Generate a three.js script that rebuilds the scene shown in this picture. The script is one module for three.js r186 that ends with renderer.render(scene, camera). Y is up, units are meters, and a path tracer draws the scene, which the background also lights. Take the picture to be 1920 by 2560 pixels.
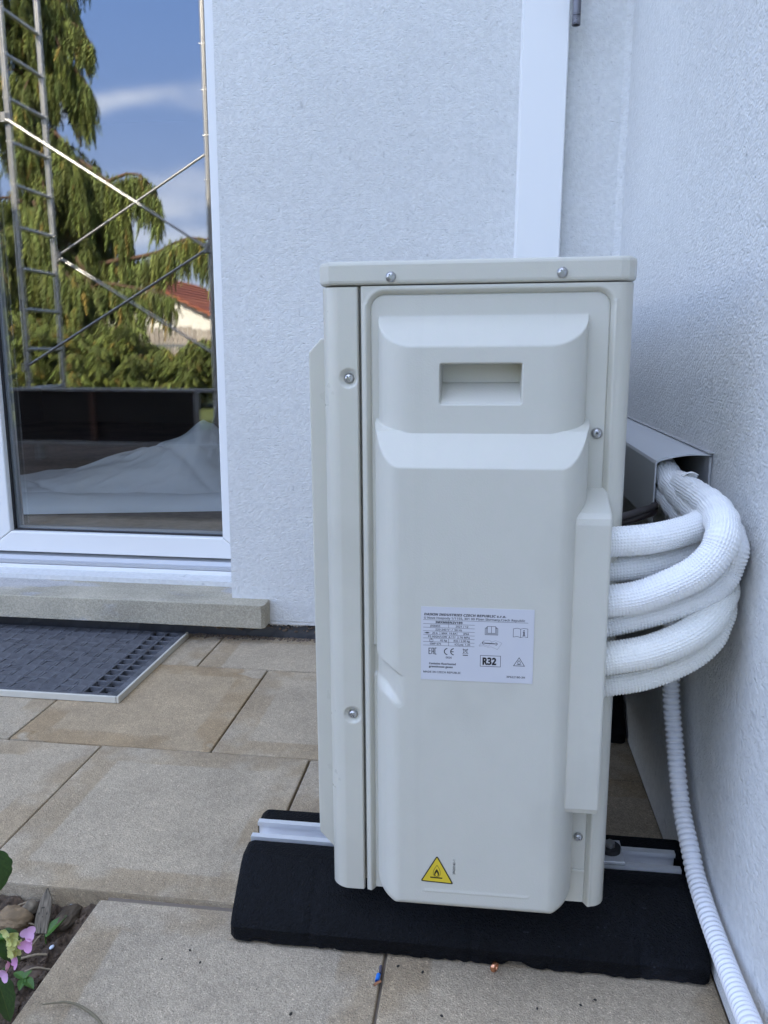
import * as THREE from 'three';
import { mergeGeometries, toCreasedNormals } from 'three/addons/utils/BufferGeometryUtils.js';
import { RoundedBoxGeometry } from 'three/addons/geometries/RoundedBoxGeometry.js';
import { Brush, Evaluator, SUBTRACTION } from 'three-bvh-csg';

// ------------------------------------------------------------------ camera, sky, sun, exposure
const scene = new THREE.Scene();
const camera = new THREE.PerspectiveCamera(65.02, 768 / 1024, 0.05, 600);
camera.position.set(0, 0.7236, 0);
camera.rotation.order = 'YXZ';
camera.rotation.set(-11.08 * Math.PI / 180, 7.178 * Math.PI / 180, 0.243 * Math.PI / 180);
scene.add(camera);

const renderer = new THREE.WebGLRenderer({ antialias: true });
renderer.setSize(768, 1024);
renderer.toneMapping = THREE.LinearToneMapping;
renderer.toneMappingExposure = 4.8;
renderer.shadowMap.enabled = true;

const SUN = new THREE.Vector3(-0.22, 0.615, -0.757).normalize();
const sun = new THREE.DirectionalLight(new THREE.Color(1, 0.93, 0.8), 5);
sun.position.copy(SUN).multiplyScalar(40);
sun.castShadow = true;
sun.shadow.mapSize.set(4096, 4096);
Object.assign(sun.shadow.camera, { left: -30, right: 30, top: 30, bottom: -30, near: 1, far: 120 });
scene.add(sun, sun.target);

// ------------------------------------------------------------------ random numbers and noise
function rng(seed) { let a = seed >>> 0; return () => { a = (a + 0x6D2B79F5) >>> 0; let t = a; t = Math.imul(t ^ (t >>> 15), t | 1); t ^= t + Math.imul(t ^ (t >>> 7), t | 61); return ((t ^ (t >>> 14)) >>> 0) / 4294967296; }; }
const hash2 = (x, y, s) => { let h = Math.imul(x, 374761393) + Math.imul(y, 668265263) + Math.imul(s, 2147483647 ^ 0x5bd1e995); h = Math.imul(h ^ (h >>> 13), 1274126177); h ^= h >>> 16; return (h >>> 0) / 4294967296; };
function vnoise(x, y, px, py, s) {           // value noise, repeats every px, py cells
  const xi = Math.floor(x), yi = Math.floor(y), fx = x - xi, fy = y - yi;
  const u = fx * fx * (3 - 2 * fx), v = fy * fy * (3 - 2 * fy), m = (a, p) => ((a % p) + p) % p;
  const x0 = m(xi, px), x1 = m(xi + 1, px), y0 = m(yi, py), y1 = m(yi + 1, py);
  const a = hash2(x0, y0, s), b = hash2(x1, y0, s), c = hash2(x0, y1, s), d = hash2(x1, y1, s);
  return a + (b - a) * u + (c - a) * v + (a - b - c + d) * u * v;
}
const fbm = (u, v, p, s, o = 4) => { let t = 0, w = 0.5, q = p, n = 0; for (let i = 0; i < o; i++) { t += w * vnoise(u * q, v * q, q, q, s + i); n += w; w *= 0.5; q *= 2; } return t / n; };
const clamp = (x, a = 0, b = 1) => Math.min(b, Math.max(a, x));
const sstep = (a, b, x) => { const t = clamp((x - a) / (b - a)); return t * t * (3 - 2 * t); };
const lerp = (a, b, t) => a + (b - a) * t;

// ------------------------------------------------------------------ sky
{
  const w = 1024, h = 512, data = new Float32Array(w * h * 4);
  for (let j = 0; j < h; j++) for (let i = 0; i < w; i++) {
    const v = (j + 0.5) / h, u = (i + 0.5) / w, el = (v - 0.5) * Math.PI, az = (u - 0.5) * 2 * Math.PI;
    const d = [Math.cos(el) * Math.cos(az), Math.sin(el), Math.cos(el) * Math.sin(az)];
    const up = Math.max(0, d[1]), t = Math.exp(-up * 6.5), cs = d[0] * SUN.x + d[1] * SUN.y + d[2] * SUN.z;
    const deep = [0.115, 0.232, 0.53], hor = [0.55, 0.605, 0.67];
    let c = deep.map((x, k) => x + (hor[k] - x) * t);
    const glow = 0.3 * Math.pow(Math.max(0, cs), 3) + 0.5 * Math.pow(Math.max(0, cs), 60);
    c = c.map((x, k) => x + glow * [1, 0.96, 0.9][k]);
    if (d[1] > 0.005) {                       // thin fair-weather clouds on a plane; unseen sky set cloudier to whiten the light
      const s = 0.6 / (d[1] + 0.14), X = d[0] * s * 1.35 + 11.5, Y = d[2] * s * 2.3 + 13;
      const warp = fbm(X * 0.13, Y * 0.13, 8, 77, 3) * 1.6;
      const n = fbm((X + warp) * 0.125, (Y + warp * 0.6) * 0.125, 16, 31, 6), m = fbm(X * 0.06 + 0.37, Y * 0.06 + 0.1, 8, 91, 3);
      const a = sstep(0.49, 0.7, n * 0.74 + m * 0.36) * 0.52 * sstep(0.0, 0.05, d[1]);
      c = c.map((x, k) => x + ([0.93, 0.95, 0.98][k] - x) * a);
    }
    if (d[1] < 0) c = [0.2, 0.2, 0.16];
    data.set([c[0], c[1], c[2], 1], (j * w + i) * 4);
  }
  const sky = new THREE.DataTexture(data, w, h, THREE.RGBAFormat, THREE.FloatType);
  sky.mapping = THREE.EquirectangularReflectionMapping; sky.magFilter = THREE.LinearFilter; sky.minFilter = THREE.LinearFilter; sky.needsUpdate = true;
  scene.background = sky; scene.environment = sky;
}

// ------------------------------------------------------------------ helpers
function texture(w, h, fn, color) {
  const d = new Uint8Array(w * h * 4);
  for (let j = 0; j < h; j++) for (let i = 0; i < w; i++) { const c = fn((i + 0.5) / w, (j + 0.5) / h), k = (j * w + i) * 4; if (c.length) { d[k] = clamp(c[0]) * 255; d[k + 1] = clamp(c[1]) * 255; d[k + 2] = clamp(c[2]) * 255; } else d[k] = d[k + 1] = d[k + 2] = clamp(c) * 255; d[k + 3] = 255; }
  const t = new THREE.DataTexture(d, w, h); t.wrapS = t.wrapT = THREE.RepeatWrapping; t.magFilter = THREE.LinearFilter; t.minFilter = THREE.LinearMipmapLinearFilter; t.generateMipmaps = true;
  if (color) t.colorSpace = THREE.SRGBColorSpace; t.needsUpdate = true; return t;
}
const num = x => [x];
const gray = fn => (u, v) => { const g = fn(u, v); return [g, g, g]; };
const lin = (r, g, b) => new THREE.Color().setRGB(r, g, b);
const toS = x => x <= 0.0031308 ? x * 12.92 : 1.055 * Math.pow(x, 1 / 2.4) - 0.055;
const mat = (c, roughness = 0.8, o = {}) => new THREE.MeshStandardMaterial({ color: c, roughness, side: THREE.DoubleSide, ...o });
const taken = {};
function numbered(n) { const k = taken[n] = (taken[n] ?? -1) + 1; return k ? `${n}_${String(k).padStart(3, '0')}` : n; }
function tag(o, label, category, group, kind) { if (kind) o.userData.kind = kind; if (label) o.userData.label = label; if (category) o.userData.category = category; if (group) o.userData.group = group; return o; }
function thing(name, label, category, pos = [0, 0, 0], group, kind) { const g = new THREE.Group(); g.name = numbered(name); g.position.set(...pos); scene.add(g); return tag(g, label, category, group, kind); }
function part(parent, name, geo, m) { const o = new THREE.Mesh(Array.isArray(geo) ? merge(geo) : geo, m); o.name = name; o.castShadow = o.receiveShadow = true; parent.add(o); return o; }
function solo(name, geo, m, label, category, group, kind) { const o = part(scene, numbered(name), geo, m); return tag(o, label, category, group, kind); }
function merge(list) { return list.length === 1 ? list[0] : mergeGeometries(list.map(g => { const n = g.index ? g.toNonIndexed() : g; for (const k of Object.keys(n.attributes)) if (!['position', 'normal', 'uv'].includes(k)) n.deleteAttribute(k); return n; })); }
function metricUV(g) {                        // uv in metres, by the way each face points
  const n = g.index ? g.toNonIndexed() : g, p = n.attributes.position, uv = new Float32Array(p.count * 2), a = new THREE.Vector3(), b = new THREE.Vector3(), c = new THREE.Vector3();
  for (let i = 0; i < p.count; i += 3) {
    a.fromBufferAttribute(p, i); b.fromBufferAttribute(p, i + 1).sub(a); c.fromBufferAttribute(p, i + 2).sub(a); b.cross(c);
    const x = Math.abs(b.x), y = Math.abs(b.y), z = Math.abs(b.z);
    for (let k = i; k < i + 3; k++) { const X = p.getX(k), Y = p.getY(k), Z = p.getZ(k); uv.set(x > y && x > z ? [Z, Y] : y > z ? [X, Z] : [X, Y], k * 2); }
  }
  n.setAttribute('uv', new THREE.BufferAttribute(uv, 2)); return n;
}
const box = (x0, x1, y0, y1, z0, z1) => metricUV(new THREE.BoxGeometry(x1 - x0, y1 - y0, z1 - z0).translate((x0 + x1) / 2, (y0 + y1) / 2, (z0 + z1) / 2));
const rbox = (x0, x1, y0, y1, z0, z1, r = 0.003, s = 2) => metricUV(new RoundedBoxGeometry(x1 - x0, y1 - y0, z1 - z0, s, r).translate((x0 + x1) / 2, (y0 + y1) / 2, (z0 + z1) / 2));
function rod(a, b, r, seg = 10, r2 = r) {
  const A = new THREE.Vector3(...a), B = new THREE.Vector3(...b), d = B.clone().sub(A), g = new THREE.CylinderGeometry(r2, r, d.length(), seg, 1);
  return g.applyQuaternion(new THREE.Quaternion().setFromUnitVectors(new THREE.Vector3(0, 1, 0), d.normalize())).translate((a[0] + b[0]) / 2, (a[1] + b[1]) / 2, (a[2] + b[2]) / 2);
}
function grid(nx, ny, fn, keep) {             // surface from fn(i,j) -> [x,y,z,u,v]
  const P = new Float32Array((nx + 1) * (ny + 1) * 3), U = new Float32Array((nx + 1) * (ny + 1) * 2), I = [];
  for (let j = 0; j <= ny; j++) for (let i = 0; i <= nx; i++) { const q = fn(i, j), k = j * (nx + 1) + i; P.set(q.slice(0, 3), k * 3); U.set(q.length > 3 ? q.slice(3, 5) : [q[0], q[1]], k * 2); }
  for (let j = 0; j < ny; j++) for (let i = 0; i < nx; i++) { if (keep && !keep(i, j)) continue; const a = j * (nx + 1) + i, b = a + 1, c = a + nx + 1, d = c + 1; I.push(a, b, d, a, d, c); }
  const g = new THREE.BufferGeometry(); g.setAttribute('position', new THREE.BufferAttribute(P, 3)); g.setAttribute('uv', new THREE.BufferAttribute(U, 2)); g.setIndex(I); g.computeVertexNormals(); return g;
}
function field(xs, ys, fn, keep) { return grid(xs.length - 1, ys.length - 1, (i, j) => [xs[i], ys[j], fn(xs[i], ys[j]), xs[i], ys[j]], keep && ((i, j) => keep((xs[i] + xs[i + 1]) / 2, (ys[j] + ys[j + 1]) / 2))); }
const steps = (a, b, d, extra = []) => { const n = Math.max(1, Math.round((b - a) / d)), r = []; for (let i = 0; i <= n; i++) r.push(a + (b - a) * i / n); for (const e of extra) r.push(e); return r.sort((p, q) => p - q).filter((x, i, l) => !i || x - l[i - 1] > 1e-5); };
function sweep(pts, nL, nR, rad, closed = false, tension = 0.5) {   // tube with rad(s metres, angle 0..1) along a smooth curve
  const curve = new THREE.CatmullRomCurve3(pts.map(p => new THREE.Vector3(...p)), closed, 'catmullrom', tension), L = curve.getLength(), F = curve.computeFrenetFrames(nL, closed);
  const g = grid(nL, nR, (i, j) => {
    const t = i / nL, p = curve.getPointAt(t), a = j / nR * Math.PI * 2, r = rad(t * L, (j % nR) / nR, L), N = F.normals[i], B = F.binormals[i], c = Math.cos(a) * r, s = Math.sin(a) * r;
    return [p.x + N.x * c + B.x * s, p.y + N.y * c + B.y * s, p.z + N.z * c + B.z * s, t * L, j / nR * Math.PI * 2 * 0.016];
  });
  const n = g.attributes.normal;              // close the seam
  for (let i = 0; i <= nL; i++) { const k = nR * (nL + 1) + i; const x = n.getX(i) + n.getX(k), y = n.getY(i) + n.getY(k), z = n.getZ(i) + n.getZ(k), l = Math.hypot(x, y, z) || 1; n.setXYZ(i, x / l, y / l, z / l); n.setXYZ(k, x / l, y / l, z / l); }
  return g;
}
function poly(points) { const s = new THREE.Shape(); points.forEach((p, i) => i ? s.lineTo(...p) : s.moveTo(...p)); return s; }
function prismX(profile, x0, x1, bevel = 0) { // profile of [z, y] run along x
  const g = new THREE.ExtrudeGeometry(poly(profile.map(([z, y]) => [-z, y])), { depth: x1 - x0 - 2 * bevel, bevelEnabled: bevel > 0, bevelSize: bevel, bevelThickness: bevel, bevelOffset: -bevel, bevelSegments: 2, curveSegments: 6 });
  return metricUV(g.translate(0, 0, bevel).rotateY(Math.PI / 2).translate(x0, 0, 0));
}
function prismY(plan, y0, y1, bevel = 0) {    // plan of [x, z] run upwards
  const g = new THREE.ExtrudeGeometry(poly(plan.map(([x, z]) => [x, -z])), { depth: y1 - y0 - 2 * bevel, bevelEnabled: bevel > 0, bevelSize: bevel, bevelThickness: bevel, bevelOffset: -bevel, bevelSegments: 3, curveSegments: 8 });
  return metricUV(g.translate(0, 0, bevel).rotateX(-Math.PI / 2).translate(0, y0, 0));
}

// ------------------------------------------------------------------ surface textures
const plasterH = texture(1024, 1024, gray((u, v) => {          // rubbed render, 0.8 m tile
  const a = 1 - Math.abs(2 * fbm(u, v, 150, 3, 2) - 1), b = fbm(u, v, 90, 9, 3), c = vnoise(u * 420, v * 420, 420, 420, 5), pit = sstep(0.78, 0.9, vnoise(u * 210, v * 210, 210, 210, 14));
  return 0.15 + 0.4 * a * a + 0.35 * b + 0.14 * c - 0.3 * pit;
}));
plasterH.repeat.set(1 / 0.66, 1 / 0.66);
const plasterC = texture(1024, 1024, (u, v) => {
  const s = 0.955 + 0.06 * (fbm(u, v, 5, 40, 5) - 0.5) + 0.05 * (vnoise(u * 300, v * 300, 300, 300, 8) - 0.5) - 0.09 * sstep(0.93, 0.98, vnoise(u * 170, v * 170, 170, 170, 21));
  return [s, s, s * 0.995];
}, true);
plasterC.repeat.set(1 / 1.9, 1 / 1.9);
const M = {};
M.plaster = mat(lin(0.765, 0.767, 0.76), 0.92, { map: plasterC, bumpMap: plasterH, bumpScale: 0.0019 });
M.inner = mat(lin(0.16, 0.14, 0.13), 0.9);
M.white = mat(lin(0.82, 0.82, 0.81), 0.32);
M.alu = mat(lin(0.52, 0.53, 0.55), 0.4, { metalness: 0.35 });
M.gasket = mat(lin(0.02, 0.02, 0.022), 0.6);
const beige = texture(512, 512, gray((u, v) => 0.5 + 0.35 * (fbm(u, v, 120, 61, 2) - 0.5)));
beige.repeat.set(8, 8);
M.casing = mat(lin(0.6, 0.583, 0.51), 0.3, { bumpMap: beige, bumpScale: 0.00025 });
M.cover = mat(lin(0.6, 0.586, 0.52), 0.45, { bumpMap: beige, bumpScale: 0.00035 });
{
  const sm = texture(1024, 1024, (u, v) => { const a = sstep(0.6, 0.78, fbm(u, v, 5, 311, 5)) * 0.025, b = vnoise(u * 260, v * 260, 260, 260, 17) > 0.9985 ? 0.16 : 0, c = 0.012 * (fbm(u, v, 40, 7, 3) - 0.5), st = 0.006 * sstep(0.66, 0.8, fbm(u * 3, v * 0.2, 20, 91, 3)); const k = 0.985 - a - b + c - st; return [k, k * 0.998, k * 0.992]; }, true);
  sm.repeat.set(1 / 0.74, 1 / 0.74); M.cover.map = sm;
  const sm2 = sm.clone(); sm2.repeat.set(1 / 0.9, 1 / 0.9); sm2.offset.set(0.37, 0.21); M.casing.map = sm2;
  const rg = texture(512, 512, gray((u, v) => 0.78 + 0.3 * (fbm(u, v, 8, 65, 5) - 0.5))); rg.repeat.set(2.2, 2.2); M.casing.roughnessMap = rg; M.casing.roughness = 0.4;
}
M.dark = mat(lin(0.012, 0.012, 0.013), 0.7);
M.steel = mat(lin(0.55, 0.55, 0.56), 0.3, { metalness: 0.9 });

// ------------------------------------------------------------------ the house: walls, roof, room, patio door
const WZ = -1.9245, WX = 0.285, DL = -2.285, DR = -0.636, HT = 2.3;
const house = thing('house', 'pale rendered house corner with a white glazed patio door', 'house', [0, 0, 0]);
{
  const wz = WZ - 0.36;
  const wall = part(house, 'rear_wall', [
    box(DR, 6, 0.042, 5.2, wz, WZ), box(-9, DL, 0.042, 5.2, wz, WZ), box(DL, DR, HT, 5.2, wz + 0.002, WZ - 0.002), box(DL, DR, -0.3, 0.12, wz + 0.002, -2.02),
  ], M.plaster);
  part(house, 'side_wall', box(WX, WX + 0.36, 0.004, 5.2, WZ - 0.01, 3.2), M.plaster);  // stretch behind the camera is unseen, run on to block sky from the right
  part(house, 'corner_fillet', prismY([[WX - 0.017, WZ - 0.002], [WX + 0.002, WZ - 0.002], [WX + 0.002, WZ + 0.016], [WX - 0.004, WZ + 0.008], [WX - 0.009, WZ + 0.003]], 0.05, 5.0), M.plaster);
  // dark bitumen plinth, a little behind the render, with a rough lower edge of render above it
  const plH = texture(512, 256, gray((u, v) => fbm(u, v, 40, 55, 4)));
  const pl = mat(lin(0.06, 0.062, 0.07), 0.55, { bumpMap: plH, bumpScale: 0.006 });
  part(house, 'plinth', [box(-9, 6, -0.3, 0.06, wz + 0.03, WZ - 0.012), box(WX + 0.012, WX + 0.3, -0.3, 0.06, WZ, 3.18)], pl);
  const r = rng(5), crumbs = [];
  for (let i = 0; i < 900; i++) { const x = -0.74 + r() * 1.02, g = new THREE.IcosahedronGeometry(0.0015 + r() * 0.0035, 0).scale(1.4, 0.8, 0.7).rotateY(r() * 6); crumbs.push(g.translate(x, ...(r() < 0.25 ? [0.02 + r() * 0.02, WZ - 0.009] : [0.0015, WZ - 0.008 + r() * r() * 0.03]))); }
  tag(part(house, 'render_crumbs', crumbs, mat(lin(0.16, 0.12, 0.09), 0.95)), null, null, null, 'stuff');
  // ragged lower edge of the render
  part(house, 'render_edge', grid(700, 4, (i, j) => { const x = -0.54 + 0.82 * i / 700, e = 0.037 + 0.012 * (fbm(x + 2, 0.3, 40, 12, 4) - 0.5) + 0.005 * (vnoise(x * 300 + 900, 0, 4096, 9, 8) - 0.5), t = j / 4; return [x, lerp(e, 0.052, t), WZ - 0.010 + 0.0112 * Math.sqrt(t) + 0.0012 * vnoise(x * 220 + 900, j * 0.7, 4096, 9, 3) * (1 - t)]; }), M.plaster);
  // unseen roof with an overhanging eave: its shadow covers the patio
  const roofM = mat(lin(0.3, 0.12, 0.07), 0.85);
  part(house, 'roof', [prismX([[-1.42, 5.02], [-1.42, 5.2], [-5.4, 8.2], [-9.6, 5.2], [-9.6, 5.02]], -9.4, 6.3)], roofM);
  part(house, 'gutter', prismX([[-1.42, 5.04], [-1.32, 5.05], [-1.3, 5.14], [-1.42, 5.15]], -9.4, -0.1), M.alu);
  part(house, 'outer_wall', [box(-9, 6, 0, 5.15, -9.3, -8.95), box(-9, -8.7, 0, 5.15, -8.95, wz), box(5.7, 6, 0, 5.15, -8.95, wz)], M.plaster);
  // the room behind the door
  const fl = texture(512, 512, (u, v) => { const n = fbm(u, v, 6, 12, 6), k = 0.5 + 0.35 * (n - 0.5) + 0.1 * vnoise(u * 90, v * 90, 90, 90, 3); return [k * 0.98, k * 0.93, k * 0.86]; }, true);
  fl.repeat.set(0.6, 0.6);
  part(house, 'interior_floor', box(-4, 1.5, -0.05, 0.118, -6.9, wz + 0.01), mat(lin(0.75, 0.74, 0.72), 0.75, { map: fl }));
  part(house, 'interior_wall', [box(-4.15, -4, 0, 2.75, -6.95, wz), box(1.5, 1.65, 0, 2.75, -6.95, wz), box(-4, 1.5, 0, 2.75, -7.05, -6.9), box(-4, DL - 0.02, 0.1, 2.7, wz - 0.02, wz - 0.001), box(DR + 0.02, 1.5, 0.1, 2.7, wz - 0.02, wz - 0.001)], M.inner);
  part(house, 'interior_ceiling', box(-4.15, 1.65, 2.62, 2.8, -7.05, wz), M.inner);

  // patio door
  const door = new THREE.Group(); door.name = 'patio_door'; house.add(door);
  const zf = -2.1, gy0 = 0.222, gy1 = 2.14;
  part(door, 'door_frame', [rbox(DL, -2.222, 0.15, HT - 0.004, -2.19, -2.118), rbox(-0.655, DR + 0.004, 0.15, HT - 0.004, -2.19, -2.118), rbox(-2.23, -0.65, 2.22, HT - 0.004, -2.189, -2.119)], M.white);
  const mitre = (pts, z0, z1) => { const g = new THREE.ExtrudeGeometry(poly(pts), { depth: z1 - z0 - 0.008, bevelEnabled: true, bevelSize: 0.004, bevelThickness: 0.004, bevelOffset: -0.004, bevelSegments: 3 }); return metricUV(g.translate(0, 0, z0 + 0.004)); };
  const glass = new THREE.MeshPhysicalMaterial({ color: lin(0.985, 0.99, 0.985), roughness: 0, metalness: 0, transmission: 1, thickness: 0, ior: 2.05, side: THREE.DoubleSide });
  const spacerM = mat(lin(0.4, 0.43, 0.46), 0.4, { metalness: 0.5 });
  for (const [gx0, gx1, sx0, sx1] of [[-1.345, -0.716, -1.425, -0.638], [-2.15, -1.51, -2.235, -1.43]]) {  // second leaf is out of view, placed to let more daylight onto the tarpaulin
    const sy0 = 0.163, sy1 = 2.225, e = 0.0006;
    part(door, 'sash_rail', mitre([[sx0 + e, sy0], [sx1 - e, sy0], [gx1 - e, gy0], [gx0 + e, gy0]], -2.175, zf), M.white);
    part(door, 'sash_rail', mitre([[gx0, gy1], [gx1, gy1], [sx1 - e, sy1], [sx0 + e, sy1]], -2.175, zf), M.white);
    part(door, 'sash_stile', mitre([[sx0, sy0 + e], [gx0, gy0 + e], [gx0, gy1 - e], [sx0, sy1 - e]], -2.175, zf), M.white);
    part(door, 'sash_stile', mitre([[sx1, sy0 + e], [sx1, sy1 - e], [gx1, gy1 - e], [gx1, gy0 + e]], -2.175, zf), M.white);
    const ring = (a, b, z0, z1) => [box(gx0 - 0.002, gx1 + 0.002, gy0 + a, gy0 + b, z0, z1), box(gx0 - 0.002, gx1 + 0.002, gy1 - b, gy1 - a, z0, z1), box(gx0 + a, gx0 + b, gy0 + b, gy1 - b, z0 - 0.001, z1 - 0.001), box(gx1 - b, gx1 - a, gy0 + b, gy1 - b, z0 - 0.001, z1 - 0.001)];
    part(door, 'gasket', ring(-0.001, 0.0045, -2.128, -2.118), M.gasket);
    part(door, 'spacer_bar', ring(-0.001, 0.009, -2.148, -2.1325), spacerM);
    for (const [z, tilt] of [[-2.1295, 0], [-2.15, 0.0012]]) { const p = part(door, 'glass_pane', new THREE.PlaneGeometry(gx1 - gx0, gy1 - gy0), glass); p.position.set((gx0 + gx1) / 2, (gy0 + gy1) / 2, z); p.rotation.x = tilt; }
  }
  part(door, 'threshold', prismX([[-2.19, 0.121], [-2.098, 0.1315], [-2.086, 0.1325], [-2.086, 0.139], [-2.1, 0.141], [-2.104, 0.152], [-2.12, 0.157], [-2.19, 0.157]], DL + 0.002, DR - 0.002), M.alu);
  part(door, 'threshold_strip', rbox(DL + 0.003, DR - 0.003, 0.1095, 0.1305, -2.16, -2.082, 0.002), M.white);
  part(door, 'sealant_joint', box(DL + 0.004, DR - 0.004, 0.104, 0.1096, -2.15, -2.0785), mat(lin(0.5, 0.42, 0.33), 0.9));
  const stC = texture(1024, 512, (u, v) => { const n = fbm(u, v, 7, 70, 6), g = vnoise(u * 380, v * 190, 380, 190, 4), st = sstep(0.5, 0.62, fbm(u, v, 5, 23, 4)); const k = 0.7 + 0.22 * (n - 0.5) + 0.14 * (g - 0.5); return [k * lerp(0.97, 0.99, st), k * lerp(0.93, 0.98, st), k * lerp(0.84, 0.98, st)]; }, true);
  stC.repeat.set(1 / 0.9, 1 / 0.45);
  const stH = texture(512, 512, gray((u, v) => fbm(u, v, 110, 44, 3))); stH.repeat.set(4, 4);
  const sill = new THREE.ExtrudeGeometry(poly([[-2.4, 2.13], [-2.4, 1.8705], [-0.545, 1.8705], [-0.537, 1.8785], [-0.537, 2.13]].map(([x, z]) => [x, z])), { depth: 0.0615 - 0.005, bevelEnabled: true, bevelSize: 0.0025, bevelThickness: 0.0025, bevelOffset: -0.0025, bevelSegments: 2 });
  part(house, 'door_sill', metricUV(sill.translate(0, 0, 0.0025).rotateX(-Math.PI / 2).translate(0, 0.0455, 0)), mat(lin(1, 0.985, 0.94), 0.8, { map: stC, bumpMap: stH, bumpScale: 0.0012 }));
}

// ------------------------------------------------------------------ ground, lawn, patio, flower bed
{
  const gC = texture(512, 512, (u, v) => { const n = fbm(u, v, 8, 2, 6), g = vnoise(u * 200, v * 200, 200, 200, 6); return [0.24 + 0.12 * n + 0.06 * g, 0.27 + 0.13 * n + 0.06 * g, 0.14 + 0.08 * n]; }, true);
  gC.repeat.set(0.5, 0.5);
  const g = metricUV(new THREE.PlaneGeometry(400, 400).rotateX(-Math.PI / 2).translate(0, -0.11, 0));
  solo('lawn', g, mat(lin(0.9, 0.9, 0.9), 0.95, { map: gC }), 'wide lawn of the garden behind the patio', 'lawn', null, 'structure');

  // slabs: a pale washed-concrete speckle with a darker stained frame round the edge
  const slabTex = (seed, stain) => texture(1024, 1024, (u, v) => {
    const n = fbm(u, v, 6, seed, 5) - 0.5, m = fbm(u, v, 60, seed + 9, 3) - 0.5, s = vnoise(u * 330, v * 330, 330, 330, seed + 2), s2 = vnoise(u * 500, v * 500, 500, 500, seed + 4);
    const wob = (fbm(u, v, 24, seed + 20, 3) - 0.5) * 0.014, ed = Math.min(u, v * 1.05, 1 - u, 1.04 - v * 1.04) + wob, frame = (1 - sstep(0.132, 0.148, ed)) * sstep(0.3, 0.6, fbm(u, v, 5, seed + 30, 4)) * 1.1;
    let k = 0.70 + 0.10 * n + 0.10 * m + 0.13 * (s - 0.5) + 0.08 * (s2 - 0.5);
    if (s > 0.9) k += 0.12; if (s2 < 0.1) k -= 0.14;
    let c = [k * 1.0, k * 0.945, k * 0.855];
    const f = clamp(frame) * 0.8; c = [c[0] * (1 - 0.085 * f), c[1] * (1 - 0.115 * f), c[2] * (1 - 0.165 * f)];
    if (stain) { const q = fbm(u, v, 3, seed + 50, 4) + 0.25 * sstep(0.1, 0.55, v) - 0.18 * Math.abs(u - 0.45), w = sstep(0.52, 0.535, q), rim = sstep(0.5, 0.525, q) * (1 - sstep(0.54, 0.58, q)); c = [c[0] * (1 - 0.02 * w - 0.05 * rim), c[1] * (1 - 0.05 * w - 0.07 * rim), c[2] * (1 - 0.1 * w - 0.1 * rim)]; }
    return c;
  }, true);
  const slabH = texture(1024, 1024, gray((u, v) => 0.35 * fbm(u, v, 150, 8, 2) + 0.45 * vnoise(u * 330, v * 330, 330, 330, 103) + 0.2 * fbm(u, v, 20, 5, 3)));
  const texs = [slabTex(101, 0), slabTex(211, 0), slabTex(307, 1)];
  const tints = [[0.96, 0.89, 0.79], [0.97, 0.89, 0.78], [0.93, 0.87, 0.79]];
  const mats = texs.flatMap(t => tints.map(c => mat(lin(...c), 0.9, { map: t, bumpMap: slabH, bumpScale: 0.0016 })));
  const patio = thing('patio', 'tan concrete paving slabs laid in half bond', 'patio', [0, 0, 0], null, 'structure');
  const geoCache = {};
  const slabGeo = (w, d, rot) => geoCache[[w, d, rot].map(x => x.toFixed(3))] ??= (() => {
    const g = new RoundedBoxGeometry(w, 0.05, d, 2, 0.003), p = g.attributes.position, uv = g.attributes.uv;
    for (let i = 0; i < p.count; i++) { let u = (p.getX(i) + w / 2) / 0.4, v = (p.getZ(i) + d / 2) / 0.4; if (Math.abs(p.getY(i)) < 0.0235) { u += p.getY(i) * 2.5 * 0.6; v += p.getY(i) * 2.5; } for (let k = 0; k < rot; k++) [u, v] = [v, 1 - u]; uv.setXY(i, u, v); }
    return g;
  })();
  const r = rng(44), X1 = 0.289, gap = 0.003;
  const rows = [[-1.951, -1.723, -0.66], [-1.723, -1.323, -0.889], [-1.323, -0.923, -0.7], [-0.9165, -0.523, -0.504], [-0.523, -0.123, -0.3], [-0.123, 0.277, -0.504], [0.277, 0.677, -0.3]];
  rows.forEach(([z0, z1, x0], ri) => {
    const bed = ri >= 3;
    for (let k = bed ? 0 : -7; k < 4; k++) {
      let a = x0 + 0.4 * k, b = a + 0.4; if (bed && a < -0.505) continue; if (a > X1 - 0.02) break; b = Math.min(b, X1);
      if (bed && k === 0 && x0 > -0.5) { const o = part(patio, 'paving_slab', slabGeo(a + 0.504 - gap, z1 - z0 - gap, 0), mats[0]); o.position.set((a - 0.504) / 2, -0.025, (z0 + z1) / 2); }
      const stained = ri === 1 && k === 0, mi = stained ? 7 : ri === 1 && k === 1 ? 1 : Math.floor(r() * 6), rot = stained ? 0 : Math.floor(r() * 4);
      const o = part(patio, 'paving_slab', slabGeo(b - a - gap, z1 - z0 - gap, rot), mats[mi]);
      o.position.set((a + b) / 2, (ri === 3 ? -0.0275 : -0.025) + (r() - 0.5) * 0.0022, (z0 + z1) / 2); o.rotation.set((r() - 0.5) * 0.005, (r() - 0.5) * 0.003, (r() - 0.5) * 0.005);
    }
  });
  part(patio, 'joint_bed', [box(-3.6, 0.284, -0.1, -0.008, -1.97, -0.93), box(-0.494, 0.284, -0.1, -0.008, -0.94, 0.66)], mat(lin(0.2, 0.165, 0.13), 0.95));

  // soil of the flower bed
  const sC = texture(512, 512, (u, v) => { const n = fbm(u, v, 14, 71, 5), g = vnoise(u * 200, v * 200, 200, 200, 16); const k = 0.24 + 0.2 * n + 0.14 * (g - 0.5); return [k * 1.16, k * 0.97, k * 0.8]; }, true);
  sC.repeat.set(3, 3);
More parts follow.
